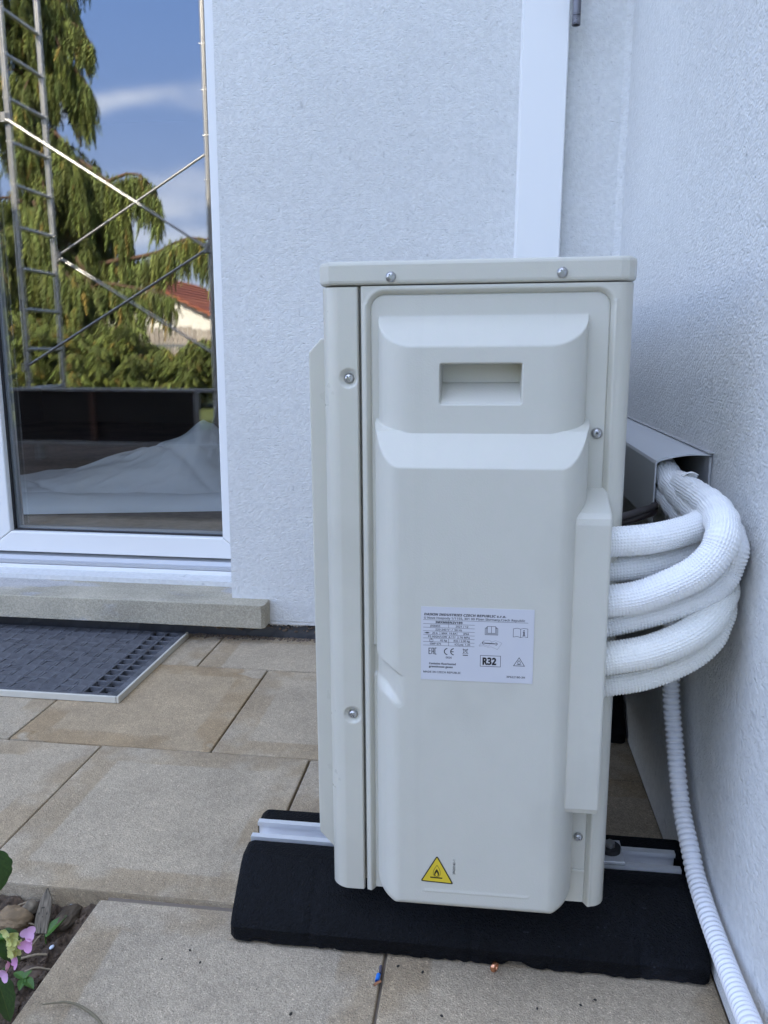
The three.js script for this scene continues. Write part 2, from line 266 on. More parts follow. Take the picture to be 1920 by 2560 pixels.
  const soilY = (x, z) => -0.058 + 0.03 * (fbm(x * 0.9 + 7, z * 0.9 + 7, 16, 5, 4) - 0.5) + 0.016 * (fbm(x + 3, z + 3, 60, 6, 3) - 0.5) + 0.008 * (vnoise(x * 160 + 900, z * 160 + 900, 4096, 4096, 9) - 0.5) + 0.03 * sstep(-0.86, -0.93, z) + 0.008;
  const soil = grid(420, 420, (i, j) => { const x = -0.5 - 7.5 * Math.pow(1 - i / 420, 3), z = -0.922 + 4.6 * Math.pow(1 - j / 420, 3); return [x, soilY(x, z), z, x, z]; });
  const soilM = mat(lin(0.62, 0.62, 0.62), 0.95, { map: sC });
  solo('soil', soil, soilM, 'dark crumbly soil of the flower bed', 'soil', null, 'structure');
  const q = rng(81), bits = [];
  for (let i = 0; i < 2600; i++) { const x = -0.507 - q() * q() * 0.5, z = -0.915 + q() * 0.42, s = 0.001 + q() * q() * q() * 0.0055, g = new THREE.IcosahedronGeometry(s, s > 0.003 ? 1 : 0), p = g.attributes.position; for (let k = 0; k < p.count; k++) { const m = 0.75 + 0.5 * hash2(Math.round(p.getX(k) * 1e5), Math.round(p.getY(k) * 1e5) + Math.round(p.getZ(k) * 1e5) * 3, i); p.setXYZ(k, p.getX(k) * m * 1.3, p.getY(k) * m * 0.8, p.getZ(k) * m); } g.computeVertexNormals(); bits.push(g.rotateY(q() * 6).translate(x, soilY(x, z) + s * 0.2, z)); }
  solo('soil_crumbs', bits, soilM, 'loose crumbs of soil scattered over the flower bed', 'soil crumbs', null, 'stuff');

  const stone = (seed, rad, [sx, sy, sz], x, z, col, label, dy = 0.2) => {
    const g = new THREE.IcosahedronGeometry(rad, 5), p = g.attributes.position, v = new THREE.Vector3();
    for (let k = 0; k < p.count; k++) { v.fromBufferAttribute(p, k).normalize(); const m = 1 + 0.34 * (fbm(v.x * 0.12 + 0.5, v.y * 0.12 + v.z * 0.17 + 0.5, 8, seed, 3) - 0.5) * 2 + 0.05 * (vnoise(v.x * 9 + 40, v.z * 9 + v.y * 6 + 40, 999, 999, seed) - 0.5); p.setXYZ(k, v.x * rad * m * sx, v.y * rad * m * sy, v.z * rad * m * sz); }
    g.computeVertexNormals();
    const t = texture(128, 128, (u, w) => { const n = fbm(u, w, 6, seed, 5), k = 0.72 + 0.4 * (n - 0.5); return [k, k * 0.96, k * 0.9]; }, true);
    const o = solo('stone', g, mat(lin(...col), 0.88, { map: t }), label, 'stone', 'stones in the flower bed'); o.position.set(x, soilY(x, z) + rad * sy * dy, z); o.rotation.y = seed; return o;
  };
  stone(3, 0.021, [1.15, 0.75, 0.95], -0.615, -0.894, [0.5, 0.38, 0.25], 'tan rounded stone, largest in the flower bed', 0.5);
  stone(8, 0.0105, [1.2, 0.8, 1], -0.602, -0.907, [0.36, 0.32, 0.26], 'small grey stone behind the tan stone', 0.5);
  stone(13, 0.014, [1.2, 0.7, 1.0], -0.556, -0.823, [0.26, 0.2, 0.17], 'brown stone below the pink flowers', 0.2);
  stone(17, 0.016, [1.5, 0.7, 0.9], -0.546, -0.905, [0.16, 0.13, 0.1], 'dark earthy lump against the slab edge', 0.3);
  stone(23, 0.014, [1.2, 0.7, 1.0], -0.558, -0.745, [0.34, 0.27, 0.21], 'half buried stone at the lower edge of the bed', 0.2);

  // a grey weathered wood chip standing in the soil, twigs, straw, two scraps, seedlings
  const chip = new THREE.ExtrudeGeometry(poly([[-0.012, 0], [0.011, -0.002], [0.013, 0.03], [0.011, 0.055], [0.001, 0.074], [-0.007, 0.058], [-0.0115, 0.03]]), { depth: 0.004, bevelEnabled: true, bevelSize: 0.0012, bevelThickness: 0.0012, bevelSegments: 2 });
  const chT = texture(64, 256, (u, v) => { const k = 0.6 + 0.3 * (vnoise(u * 16, v * 6, 16, 6, 4) - 0.5) - 0.3 * sstep(0.8, 0.9, vnoise(u * 7, v * 14, 7, 14, 9)); return [k, k * 0.96, k * 0.9]; }, true); chT.repeat.set(40, 14);
  const co = solo('wood_chip', metricUV(chip), mat(lin(0.5, 0.45, 0.38), 0.9, { map: chT }), 'pointed grey weathered wood chip lying in the soil', 'wood chip'); co.position.set(-0.569, -0.034, -0.8785); co.rotation.set(-0.75, 0.1, 0.14); co.scale.setScalar(0.72);
  const twigM = mat(lin(0.3, 0.24, 0.16), 0.9), w = rng(19);
  const twigs = [[[-0.632, -0.895], [-0.606, -0.915], 0.0013], [[-0.597, -0.89], [-0.58, -0.892], 0.001], [[-0.574, -0.838], [-0.545, -0.851], 0.0016], [[-0.566, -0.878], [-0.553, -0.902], 0.001], [[-0.574, -0.86], [-0.566, -0.885], 0.001], [[-0.56, -0.823], [-0.53, -0.832], 0.0012]];
  const where = ['behind the tan stone', 'beside the small grey stone', 'below the pink flowers', 'in front of the wood chip', 'next to the upper flowers', 'along the slab edge'];
  twigs.forEach(([a, b, rad], i) => { const m = [(a[0] + b[0]) / 2 + (w() - 0.5) * 0.005, (a[1] + b[1]) / 2 + (w() - 0.5) * 0.005]; const y = p => soilY(p[0], p[1]) + 0.006; solo('twig', sweep([[a[0], y(a), a[1]], [m[0], y(m) + 0.004, m[1]], [b[0], y(b), b[1]]], 12, 6, s => rad * (1 + 0.2 * Math.sin(s * 900))), twigM, `thin dry twig ${where[i]}`, 'twig', 'twigs in the flower bed'); });
  solo('stalk', sweep([[-0.478, 0.0022, -0.729], [-0.45, 0.0026, -0.735], [-0.425, 0.0024, -0.728], [-0.4, 0.0024, -0.712], [-0.37, 0.0024, -0.68]], 40, 7, (s, a, L) => 0.0016 * (0.5 + 0.5 * sstep(0, 0.05, s))), mat(lin(0.2, 0.17, 0.11), 0.9), 'curved brown dry stalk lying on the paving slab', 'stalk');
  const scrap = (x, z, s, label) => { const g = new THREE.IcosahedronGeometry(s, 1).scale(0.9, 0.5, 1.3); const o = solo('foam_scrap', g, mat(lin(0.62, 0.68, 0.8), 0.7), label, 'scrap'); o.position.set(x, soilY(x, z) + s * 0.9, z); };
  scrap(-0.549, -0.926, 0.0042, 'tiny pale foam scrap in the dark corner of the bed'); scrap(-0.545, -0.862, 0.0032, 'tiny pale foam scrap beside the slab edge');
  const leafPts = (len, wid, bend, ser) => grid(10, 14, (i, j) => { const t = j / 14, s = i / 5 - 1, sh = Math.pow(Math.sin(Math.PI * Math.pow(t, 0.8)), 0.75) * (1 + ser * Math.sin(t * 60) * Math.abs(s)); return [s * wid / 2 * sh, -bend * t * t * len + 0.18 * Math.abs(s) * wid * sh, t * len, s * 0.5 + 0.5, t]; });
  const lfT = texture(256, 256, (u, v) => { const a = Math.abs(u - 0.5), mid = 1 - sstep(0.01, 0.03, a), side = 1 - sstep(0.0, 0.12, Math.abs(((v - a * 0.9) * 8) % 1 - 0.5) * 2 - 0.02), n = fbm(u, v, 20, 6, 3); const k = 0.62 + 0.2 * (n - 0.5), h = Math.max(mid * 0.9, side * 0.35); return [k * (0.62 + 0.4 * h), k * (0.86 + 0.22 * h), k * (0.42 + 0.15 * h)]; }, true);
  const leafM = new THREE.MeshPhysicalMaterial({ color: lin(0.2, 0.26, 0.15), roughness: 0.5, map: lfT, side: THREE.DoubleSide });
  const leafL = new THREE.MeshPhysicalMaterial({ color: lin(0.36, 0.5, 0.22), roughness: 0.5, map: lfT, side: THREE.DoubleSide });
  const seed = (x, z, label, list) => { const t = thing('seedling', label, 'seedling', [x, soilY(x, z), z], 'seedlings in the flower bed'); part(t, 'stem', rod([0, 0, 0], [0, 0.012, 0], 0.0009, 6), leafL); list.forEach(([ry, rx, len, wid]) => { const o = part(t, 'leaf', leafPts(len, wid, 0.3, 0), leafL); o.position.y = 0.011; o.rotation.order = 'YXZ'; o.rotation.set(rx, ry, 0); }); };
  seed(-0.5605, -0.874, 'single leaf green seedling at the foot of the wood chip', [[2.5, -0.75, 0.033, 0.017]]);
  seed(-0.5445, -0.797, 'small seedling of three leaves beside the slab edge', [[-1.9, -0.4, 0.017, 0.011], [1.1, -0.1, 0.02, 0.012], [0.2, -0.1, 0.015, 0.01], [2.6, -0.7, 0.012, 0.008]]);

  // hydrangea hanging over the edge of the bed
  const h = thing('hydrangea', 'hydrangea with dark green leaves and small pink flowers at the picture edge', 'flower', [-0.6, -0.05, -0.62]);
  const at = (x, y, z) => new THREE.Vector3(x + 0.6, y + 0.05, z + 0.62);
  part(h, 'stem', [sweep([[0, 0, 0], [0.06, 0.1, -0.02], [0.11, 0.19, -0.03], [0.142, 0.2, -0.036]], 24, 8, () => 0.003), sweep([[0.06, 0.1, -0.02], [0.12, 0.15, -0.03], [0.142, 0.172, -0.03]], 14, 8, () => 0.0022), sweep([[0.02, 0.04, 0], [0.08, 0.2, -0.03], [0.1, 0.27, -0.045]], 14, 8, () => 0.003)], leafL);
  const addLeaf = (p, dir, len, wid, roll, bend = 0.25) => { const o = part(h, 'leaf', leafPts(len, wid, bend, 0.05), leafM); o.position.copy(p); const d = new THREE.Vector3(...dir).normalize(), m = new THREE.Matrix4().lookAt(d, new THREE.Vector3(), new THREE.Vector3(Math.sin(roll), Math.cos(roll), 0.3)); o.quaternion.setFromRotationMatrix(m); };
  addLeaf(at(-0.4835, 0.234, -0.672), [0.16, -1, 0.05], 0.05, 0.034, 0.3, 0.1);
  addLeaf(at(-0.473, 0.153, -0.655), [1, -0.62, 0.2], 0.036, 0.026, 0.2, 0.5);
  addLeaf(at(-0.472, 0.118, -0.645), [0.4, -1, 0.12], 0.056, 0.022, 0.7, 0.12);
  addLeaf(at(-0.492, 0.125, -0.64), [0.25, -1, 0.2], 0.066, 0.03, 0.3, 0.12);
  { const ql = rng(12); for (let k = 0; k < 13; k++) { const y = 0.0 + 0.2 * ql(), x = -0.6 + 0.25 * y + (ql() - 0.5) * 0.03; addLeaf(at(Math.min(-0.545, x), y, -0.62 + 0.03 * (ql() - 0.5)), [-0.6 - ql() * 0.6, 0.1 - 0.7 * ql(), (ql() - 0.4) * 1.6], 0.06 + 0.05 * ql(), 0.045 + 0.02 * ql(), (ql() - 0.5), 0.25); } }
  const petalG = grid(8, 8, (i, j) => { const t = j / 8, s = i / 4 - 1, w = Math.pow(Math.max(0, Math.sin(Math.PI * (0.04 + 0.93 * Math.pow(t, 0.8)))), 0.5); return [s * 0.0062 * w, 0.0024 * t * t + 0.0016 * s * s * w, t * 0.0125]; });
  const petM = c => new THREE.MeshPhysicalMaterial({ color: lin(...c), roughness: 0.7, transmission: 0.25, thickness: 0, side: THREE.DoubleSide });
  const pink = petM([0.74, 0.36, 0.62]), lilac = petM([0.75, 0.45, 0.68]), pale = petM([0.62, 0.62, 0.24]);
  const floret = (p, e, m, s, n = 4) => { const f = new THREE.Group(); f.name = 'flower'; f.position.copy(p); f.rotation.set(...e); f.scale.setScalar(s * 0.85); h.add(f); for (let k = 0; k < n; k++) { const o = part(f, 'petal', petalG, m); o.rotation.y = k * Math.PI * 2 / n + 0.2; o.rotation.x = -0.25; o.rotation.order = 'YXZ'; } };
  floret(at(-0.4375, 0.1575, -0.655), [1.35, 0.15, -0.5], lilac, 0.82, 3); floret(at(-0.4385, 0.1465, -0.652), [1.45, 0.3, -0.3], pink, 0.8, 3);
  floret(at(-0.4475, 0.1305, -0.648), [1.2, 0.2, 0.6], pink, 0.8); floret(at(-0.4545, 0.1255, -0.646), [1.3, 0, 1.2], petM([0.75, 0.4, 0.5]), 0.7); floret(at(-0.459, 0.119, -0.643), [1.6, 0.2, 0.1], lilac, 0.85, 3);
  const qf = rng(4); for (let k = 0; k < 11; k++) floret(at(-0.451 + (qf() - 0.5) * 0.013, 0.1535 + (qf() - 0.6) * 0.026, -0.652 + qf() * 0.006), [qf() * 1.6, qf() * 3, qf()], pale, 0.42 + qf() * 0.2);
}

// ------------------------------------------------------------------ door mat: rubber grid in a pale edging
{
  const mt = thing('door_mat', 'dark grey rubber grid door mat in a pale metal edging frame', 'door mat', [0, 0, 0]);
  const rub = texture(256, 256, (u, v) => { const k = 0.5 + 0.3 * (fbm(u, v, 10, 33, 4) - 0.5) + 0.1 * (vnoise(u * 90, v * 90, 90, 90, 2) - 0.5); return [k, k * 1.0, k * 1.02]; }, true); rub.repeat.set(5, 5);
  const rubM = [[0.42, 0.43, 0.46], [0.45, 0.46, 0.49], [0.39, 0.4, 0.43]].map(c => mat(lin(...c), 0.62, { map: rub }));
  mt.scale.y = 0.6; const x1 = -0.749, x0 = -1.5, z1 = -1.499, z0 = -1.905, edge = mat(lin(0.6, 0.57, 0.49), 0.6);
  part(mt, 'edging', [rbox(x1 - 0.006, x1, 0.001, 0.027, z0, z1, 0.0025), rbox(x0, x1 - 0.0065, 0.001, 0.026, z1 - 0.006, z1, 0.0025), rbox(x0, x0 + 0.006, 0.001, 0.027, z0, z1 - 0.0065, 0.0025)], edge);
  part(mt, 'base_sheet', box(x0 + 0.007, x1 - 0.007, 0.001, 0.006, z0, z1 - 0.007), M.dark); part(mt, 'backing', box(x0 + 0.02, x1 - 0.02 - 2 * 0.0345, 0.0065, 0.0185, z0 + 0.002, z1 - 0.017), rubM[2]);
  const cw = 0.0345, cd = 0.0322, nx = 21, nz = 12, bx1 = x1 - 0.02, bz1 = z1 - 0.016, bars = [];
  for (let i = 0; i <= nx; i++) bars.push(rbox(bx1 - i * cw - 0.0028, bx1 - i * cw + 0.0028, 0.006, 0.0235, z0 + 0.001, bz1 + 0.002, 0.001, 1));
  for (let j = 0; j <= nz; j++) bars.push(rbox(bx1 - nx * cw, bx1, 0.006, 0.0232, bz1 - j * cd - 0.0028, bz1 - j * cd + 0.0028, 0.001, 1));
  bars.push(rbox(bx1, x1 - 0.0065, 0.006, 0.0236, z0 + 0.001, z1 - 0.0066, 0.001, 1), rbox(x0 + 0.0066, bx1 - 0.0005, 0.006, 0.0234, bz1, z1 - 0.0066, 0.001, 1));
  part(mt, 'rubber_grid', bars, rubM[1]);
  const r = rng(7), padG = [0, 1, 2].map(k => { const g = new RoundedBoxGeometry(cw - 0.0052, 0.012, cd - 0.0052, 2, 0.0012); const p = g.attributes.position; for (let i = 0; i < p.count; i++) if (p.getY(i) > 0) p.setY(i, p.getY(i) + 0.0017 * [p.getX(i), -p.getZ(i), p.getX(i) + p.getZ(i)][k] / 0.014); g.computeVertexNormals(); return metricUV(g); });
  for (let i = 2; i < nx; i++) for (let j = 0; j < nz; j++) { const o = part(mt, 'grid_pad', padG[Math.floor(r() * 3)], rubM[Math.floor(r() * 3)]); o.position.set(bx1 - (i + 0.5) * cw, 0.0166 + r() * 0.0009, bz1 - (j + 0.5) * cd); o.rotation.set((r() - 0.5) * 0.03 + 0.02, 0, (r() - 0.5) * 0.03); }
  // the half-filled holes along the open edge keep a triangular lug
  const lug = new THREE.CylinderGeometry(0.0085, 0.0095, 0.008, 3);
  for (let i = 0; i < 2; i++) for (let j = 0; j < nz; j++) { const o = part(mt, 'grid_lug', lug, rubM[2]); o.position.set(bx1 - (i + 0.42) * cw, 0.0095, bz1 - (j + 0.62) * cd); o.rotation.y = 0.3; }
}
console.log('setting done');
// ------------------------------------------------------------------ rubber support blocks and their aluminium rails
const blockH = texture(512, 512, gray((u, v) => 0.5 * fbm(u, v, 90, 15, 3) + 0.5 * vnoise(u * 170, v * 170, 170, 170, 5))); blockH.repeat.set(5, 5);
const blockC = texture(512, 512, (u, v) => { const k = 0.1 + 0.1 * fbm(u, v, 12, 52, 5) + 0.07 * (vnoise(u * 200, v * 200, 200, 200, 7) - 0.4); const f = vnoise(u * 140, v * 140, 140, 140, 61) > 0.975 ? 0.3 : 0; const d = 0.16 * sstep(0.55, 0.75, fbm(u, v, 5, 88, 4)); return [k + f + d, k + f + d * 0.95, k * 1.06 + f * 0.9 + d * 0.9]; }, true); blockC.repeat.set(1.7, 1.7);
M.rubber = new THREE.MeshPhysicalMaterial({ color: lin(0.13, 0.15, 0.2), roughness: 0.68, specularIntensity: 0.35, side: THREE.DoubleSide, map: blockC, bumpMap: blockH, bumpScale: 0.0017 });
M.rail = mat(lin(0.78, 0.79, 0.81), 0.36, { metalness: 0.55 });
function supportBlock(z, label, railLabel) {
  const t = thing('rubber_block', label, 'support block', [0, 0, z], 'rubber blocks under the outdoor unit');
  const prof = [[0.115, 0.001], [0.115, 0.019], [0.104, 0.034], [0.062, 0.074], [0.052, 0.08], [0.024, 0.0805], [0.024, 0.05], [-0.024, 0.05], [-0.024, 0.0805], [-0.052, 0.08], [-0.062, 0.074], [-0.104, 0.034], [-0.115, 0.019], [-0.115, 0.001]];
  const nx = 200, n = prof.length, pts = [];
  for (let k = 0; k < n - 1; k++) { const m = Math.ceil(Math.hypot(prof[k + 1][0] - prof[k][0], prof[k + 1][1] - prof[k][1]) / 0.004); for (let q = 0; q < m; q++) pts.push([lerp(prof[k][0], prof[k + 1][0], q / m), lerp(prof[k][1], prof[k + 1][1], q / m)]); }
  pts.push(prof[n - 1]); const arc = [0]; for (let k = 1; k < pts.length; k++) arc.push(arc[k - 1] + Math.hypot(pts[k][0] - pts[k - 1][0], pts[k][1] - pts[k - 1][1]));
  const body = grid(nx, pts.length - 1, (i, j) => {
    const x = -0.302 + 0.582 * i / nx, e = Math.min(x + 0.302, 0.28 - x); let [zz, y] = pts[j];
    const taper = 1 - 0.06 * Math.pow(1 - clamp(e / 0.008), 2), top = y > 0.03 ? (1 - 0.06 * Math.pow(1 - clamp(e / 0.009), 1.5)) : 1;
    const slot = 0.0022 * Math.exp(-Math.pow((((x + 0.9) % 0.2) - 0.1) / 0.0035, 2)) * (Math.abs(zz) > 0.06 ? 1 : 0);
    const rag = y < 0.006 ? 0.0035 * (vnoise(x * 130 + 50, 3, 4096, 9, 4) - 0.4) + 0.012 * Math.exp(-Math.pow((x - 0.055) / 0.012, 2)) * sstep(0.02, 0.1, zz) : 0;
    const lump = 0.0016 * (fbm(x * 0.7 + 3, (zz + y) * 0.7 + 3, 24, 31, 3) - 0.5);
    const s = Math.sign(zz);
    return [x, y * top, zz * taper - s * slot - rag * s * (s > 0 ? 1 : 0) + lump * s, x, arc[j]];
  });
  const endcap = x => { const g = new THREE.ShapeGeometry(poly(prof.map(([zz, y]) => [zz * 0.94, y > 0.03 ? y * 0.94 : y]))); return metricUV(g.rotateY(-Math.PI / 2).translate(x, 0, 0)); };
  
  part(t, 'block_body', [toCreasedNormals(body, 0.3), endcap(-0.302), endcap(0.28)], M.rubber);
  const rail = new THREE.Group(); rail.name = 'mounting_rail'; tag(rail, railLabel); t.add(rail);
  const rp = [[-0.0215, 0.056], [-0.0215, 0.084], [-0.0125, 0.084], [-0.0125, 0.0785], [-0.0145, 0.0785], [-0.0145, 0.082], [-0.019, 0.082], [-0.019, 0.0585], [0.019, 0.0585], [0.019, 0.082], [0.0145, 0.082], [0.0145, 0.0785], [0.0125, 0.0785], [0.0125, 0.084], [0.0215, 0.084], [0.0215, 0.056]];
  part(rail, 'rail_profile', prismX(rp, -0.2995, 0.262), M.rail);
  return t;
}
const blockZ = [-0.973, -1.573];
supportBlock(blockZ[0], 'black rubber block with an aluminium rail under the near end of the outdoor unit', 'bright aluminium channel rail');
supportBlock(blockZ[1], 'black rubber block under the far end of the outdoor unit, mostly hidden');

// ------------------------------------------------------------------ outdoor heat pump unit, seen from its service end
const unit = thing('outdoor_unit', 'tall ivory heat pump outdoor unit standing on rubber blocks', 'heat pump', [0, 0.088, -0.86]);
unit.rotation.z = 0.6 * Math.PI / 180;
{
  const LID = 0.7075, xl = -0.1705, xr = 0.154;
  part(unit, 'chassis', rbox(-0.1655, 0.149, 0.004, LID + 0.002, -0.955, -0.013, 0.004), M.casing);
  // screw with a cross recess
  const head = new THREE.LatheGeometry([[0, -0.001], [0.0052, -0.001], [0.0052, 0.0006], [0.0043, 0.0009], [0.0041, 0.0022], [0.0032, 0.0031], [0.0015, 0.0036], [0, 0.0037]].map(p => new THREE.Vector2(...p)), 28).rotateX(Math.PI / 2);
  const ev = new Evaluator(); ev.useGroups = false;
  let sb = new Brush(head); sb.updateMatrixWorld();
  for (const a of [0.35, 0.35 + Math.PI / 2]) { const c = new Brush(new THREE.BoxGeometry(0.0056, 0.0017, 0.0046)); c.rotation.z = a; c.position.z = 0.0034; c.updateMatrixWorld(); sb = ev.evaluate(sb, c, SUBTRACTION); sb.updateMatrixWorld(); }
  const screwG = sb.geometry;
  const screw = (x, y, z, s = 1, spin = 0) => { const o = part(unit, 'screw', screwG, M.steel); o.position.set(x, y, z); o.scale.setScalar(s); o.rotation.z = spin; };

  // front (fan side) panel that wraps the left corner, with two screw dimples
  const dim = [[-0.1408, 0.6122], [-0.1418, 0.226]];
  const cornerZ = (x, y) => {
    let z = 0; if (x < -0.151) { const t = (-0.151 - x) / 0.0195; z = -0.02 * (1 - Math.sqrt(Math.max(0, 1 - t * t))) * 0.85 - 0.003 * t; }
    for (const [a, b] of dim) { const d = Math.hypot(x - a, y - b); z -= 0.0042 * (1 - sstep(0.005, 0.0115, d)); }
    if (x > -0.1312) z -= 0.004 * Math.pow((x + 0.1312) / 0.0016, 2);
    return z;
  };
  const cxs = steps(xl, -0.1296, 0.0007), cys = steps(0, LID - 0.001, 0.02, [...dim.flatMap(d => steps(d[1] - 0.013, d[1] + 0.013, 0.0007))]);
  part(unit, 'front_panel', [field(cxs, cys, cornerZ).toNonIndexed(), rbox(xl + 0.0003, -0.163, 0.0005, LID - 0.001, -0.955, -0.0205, 0.002)], M.casing);
  for (const d of dim) screw(d[0], d[1], -0.0036, 1.05, 0.4);

  // service end panel: rounded right corner and a recess for the cover
  const sd = (x, y, x0, x1, y0, y1, r) => { const cx = (x0 + x1) / 2, cy = (y0 + y1) / 2, qx = Math.abs(x - cx) - (x1 - x0) / 2 + r, qy = Math.abs(y - cy) - (y1 - y0) / 2 + r; return Math.hypot(Math.max(qx, 0), Math.max(qy, 0)) + Math.min(Math.max(qx, qy), 0) - r; };
  const endZ = (x, y) => {
    let z = 0; if (x > 0.1355) { const t = clamp((x - 0.1355) / 0.0185); z = -0.02 * (1 - Math.sqrt(1 - t * t * 0.985)); }
    const s = sd(x, y, -0.1205, 0.1335, -0.1, 0.7025, 0.019); z -= 0.0075 * sstep(0.0005, -0.0055, s); z += 0.0012 * Math.exp(-Math.pow((s - 0.0015) / 0.0018, 2)) * (y < 0.69 ? 1 : 0.3);
    if (x < -0.1258) z -= 0.004 * Math.pow((-0.1258 - x) / 0.0016, 2);
    return z;
  };
  part(unit, 'end_panel', field(steps(-0.1274, xr, 0.0011), steps(0.0, LID - 0.0005, 0.012, steps(0.66, LID - 0.0005, 0.0011)), endZ), M.casing);
  part(unit, 'side_plate', rbox(0.146, xr + 0.0002, 0.0005, LID - 0.001, -0.17, -0.0205, 0.0015), M.casing);
  part(unit, 'coil_guard', [rbox(0.12, 0.1605, 0.03, LID - 0.006, -0.95, -0.12, 0.006), ...Array.from({ length: 40 }, (_, k) => box(0.158, 0.1625, 0.045 + k * 0.0163, 0.047 + k * 0.0163, -0.94, -0.15))], M.casing);

  // lid
  const lid = prismY([[-0.1722, -0.957], [-0.1722, -0.0125], [-0.16, 0.0022], [0.138, 0.0022], [0.146, 0.0004], [0.152, -0.005], [0.1555, -0.014], [0.1555, -0.957]], LID + 0.0006, 0.7325, 0.0045);
  part(unit, 'lid', lid, M.casing);
  screw(-0.0945, 0.7158, 0.0026, 1.05, 0.1); screw(0.0798, 0.717, 0.0026, 1.05, 0.3);

  // service cover: stepped bulge, grip recess, finger dent
  const ledge2 = d => d <= 0 ? 0 : d < 0.0105 ? d / 0.35 : 0.03 + (d - 0.0105) / 1.15, ledge1 = d => d <= 0 ? 0 : d / 0.95;
  const smin = (a, b, k) => { const h = clamp(0.5 + 0.5 * (b - a) / k); return lerp(b, a, h) - k * h * (1 - h); };
  const ell = (a, f, b) => a < f ? 1 : a > b ? 0 : Math.sqrt(1 - Math.pow((a - f) / (b - f), 2));
  const G = { x0: -0.0415, x1: 0.0412, y0: 0.5865, y1: 0.6272 };
  const cover = (x, y) => {
    const yb = 0.0235; let ax = Math.abs(x - 0.0005);
    if (y < yb + 0.013) ax += 0.011 - 0.011 * Math.sqrt(Math.max(0, 1 - Math.pow(clamp((yb + 0.013 - y) / 0.013), 2)));
    const bt = y < yb ? 0 : y < yb + 0.01 ? 0.05 + 0.01 * Math.sqrt(1 - Math.pow(1 - (y - yb) / 0.01, 2)) : 0.06;
    let h2 = smin(0.06 * ell(ax, 0.0800, 0.1125), Math.min(ledge2(0.569 - y), 0.064), 0.0012); h2 = Math.max(0, Math.min(h2, bt));
    let h1 = y < 0.5 ? 0 : smin(0.032 * ell(Math.abs(x), 0.068, 0.1085), Math.min(ledge1(0.6755 - y), 0.036), 0.0011); h1 = Math.max(0, h1);
    let h = Math.max(h1, h2);
    const gs = sd(x, y, G.x0, G.x1, G.y0, G.y1, 0.002);
    if (gs < 0.0016 && h1 > 0.01) { const deep = y > 0.607 ? 0.03 : lerp(0.0018, 0.027, clamp((y - G.y0 - 0.0015) / 0.019)); h -= gs > 0 ? 0.0013 * Math.pow(1 - gs / 0.0016, 2) : 0.0013 + deep * sstep(0, -0.0008, gs); }
    if (x < -0.07 && y > 0.25 && y < 0.33) { const f = sstep(-0.074, -0.1, x), yt = lerp(0.3005, 0.3115, f), yl = lerp(0.2715, 0.287, f), prof = y > yt ? 0 : y > yt - 0.0022 ? (yt - y) / 0.0022 : y > yl ? 1 : 1 - sstep(yl, yl - 0.013, y); h -= 0.0115 * f * prof; }
    if (y > 0.044 && y < 0.048 && x > -0.055 && x < 0.062) h += 0.0006 * Math.sin((y - 0.044) / 0.004 * Math.PI) ;
    const o = sd(x, y, -0.1175, 0.1305, -0.03, 0.6985, 0.0145); if (o > -0.0012) h -= 0.004 * sstep(-0.0012, 0.0004, o);
    return h;
  };
  const gx = [G.x0, G.x1].flatMap(e => [-0.0016, -0.0008, 0, 0.0008, 0.0016].map(d => e + d)), gy = [G.y0, G.y1, 0.607].flatMap(e => [-0.0016, -0.0008, 0, 0.0008, 0.0016].map(d => e + d));
  const coverG = field(steps(-0.118, 0.131, 0.0014, [...gx, ...steps(-0.113, -0.104, 0.0005), ...steps(0.104, 0.1135, 0.0005)]), steps(0.002, 0.699, 0.0017, [...gy, ...steps(0.03, 0.045, 0.0006), ...steps(0.52, 0.57, 0.0009), ...steps(0.297, 0.313, 0.0006)]), cover);
  const cov = part(unit, 'service_cover', coverG, M.cover); cov.position.z = -0.0042;
  screw(0.1215, 0.5545, -0.003, 1.1, 0.25); screw(0.1205, 0.087, -0.003, 1.0, 0.6);
  part(unit, 'cover_clip', rbox(0.1145, 0.1295, 0.041, 0.0455, -0.0045, -0.0022, 0.0008), M.cover);
  const sh = prismX([[-0.006, 0.1455], [0.04, 0.144], [0.0445, 0.146], [0.047, 0.152], [0.047, 0.466], [0.0455, 0.4725], [0.041, 0.4775], [-0.006, 0.497]], 0.0965, 0.1345, 0.0028);
  part(unit, 'pipe_shroud', sh, M.cover);

  // fan grille on the left side
  const gr = [rbox(-0.1925, -0.171, 0.05, 0.057, -0.74, -0.06), rbox(-0.1925, -0.171, 0.632, 0.639, -0.74, -0.06)];
  const side = new THREE.ExtrudeGeometry(poly([[-0.171, 0.022], [-0.193, 0.047], [-0.193, 0.64], [-0.179, 0.655], [-0.171, 0.656]]), { depth: 0.012, bevelEnabled: true, bevelSize: 0.002, bevelThickness: 0.002, bevelOffset: -0.002 });
  gr.push(metricUV(side.clone().translate(0, 0, -0.055)), metricUV(side.translate(0, 0, -0.75)));
  for (let k = 0; k < 44; k++) gr.push(box(-0.1925, -0.187, 0.068 + k * 0.013, 0.071 + k * 0.013, -0.74, -0.05));
  part(unit, 'fan_grille', gr, M.casing);

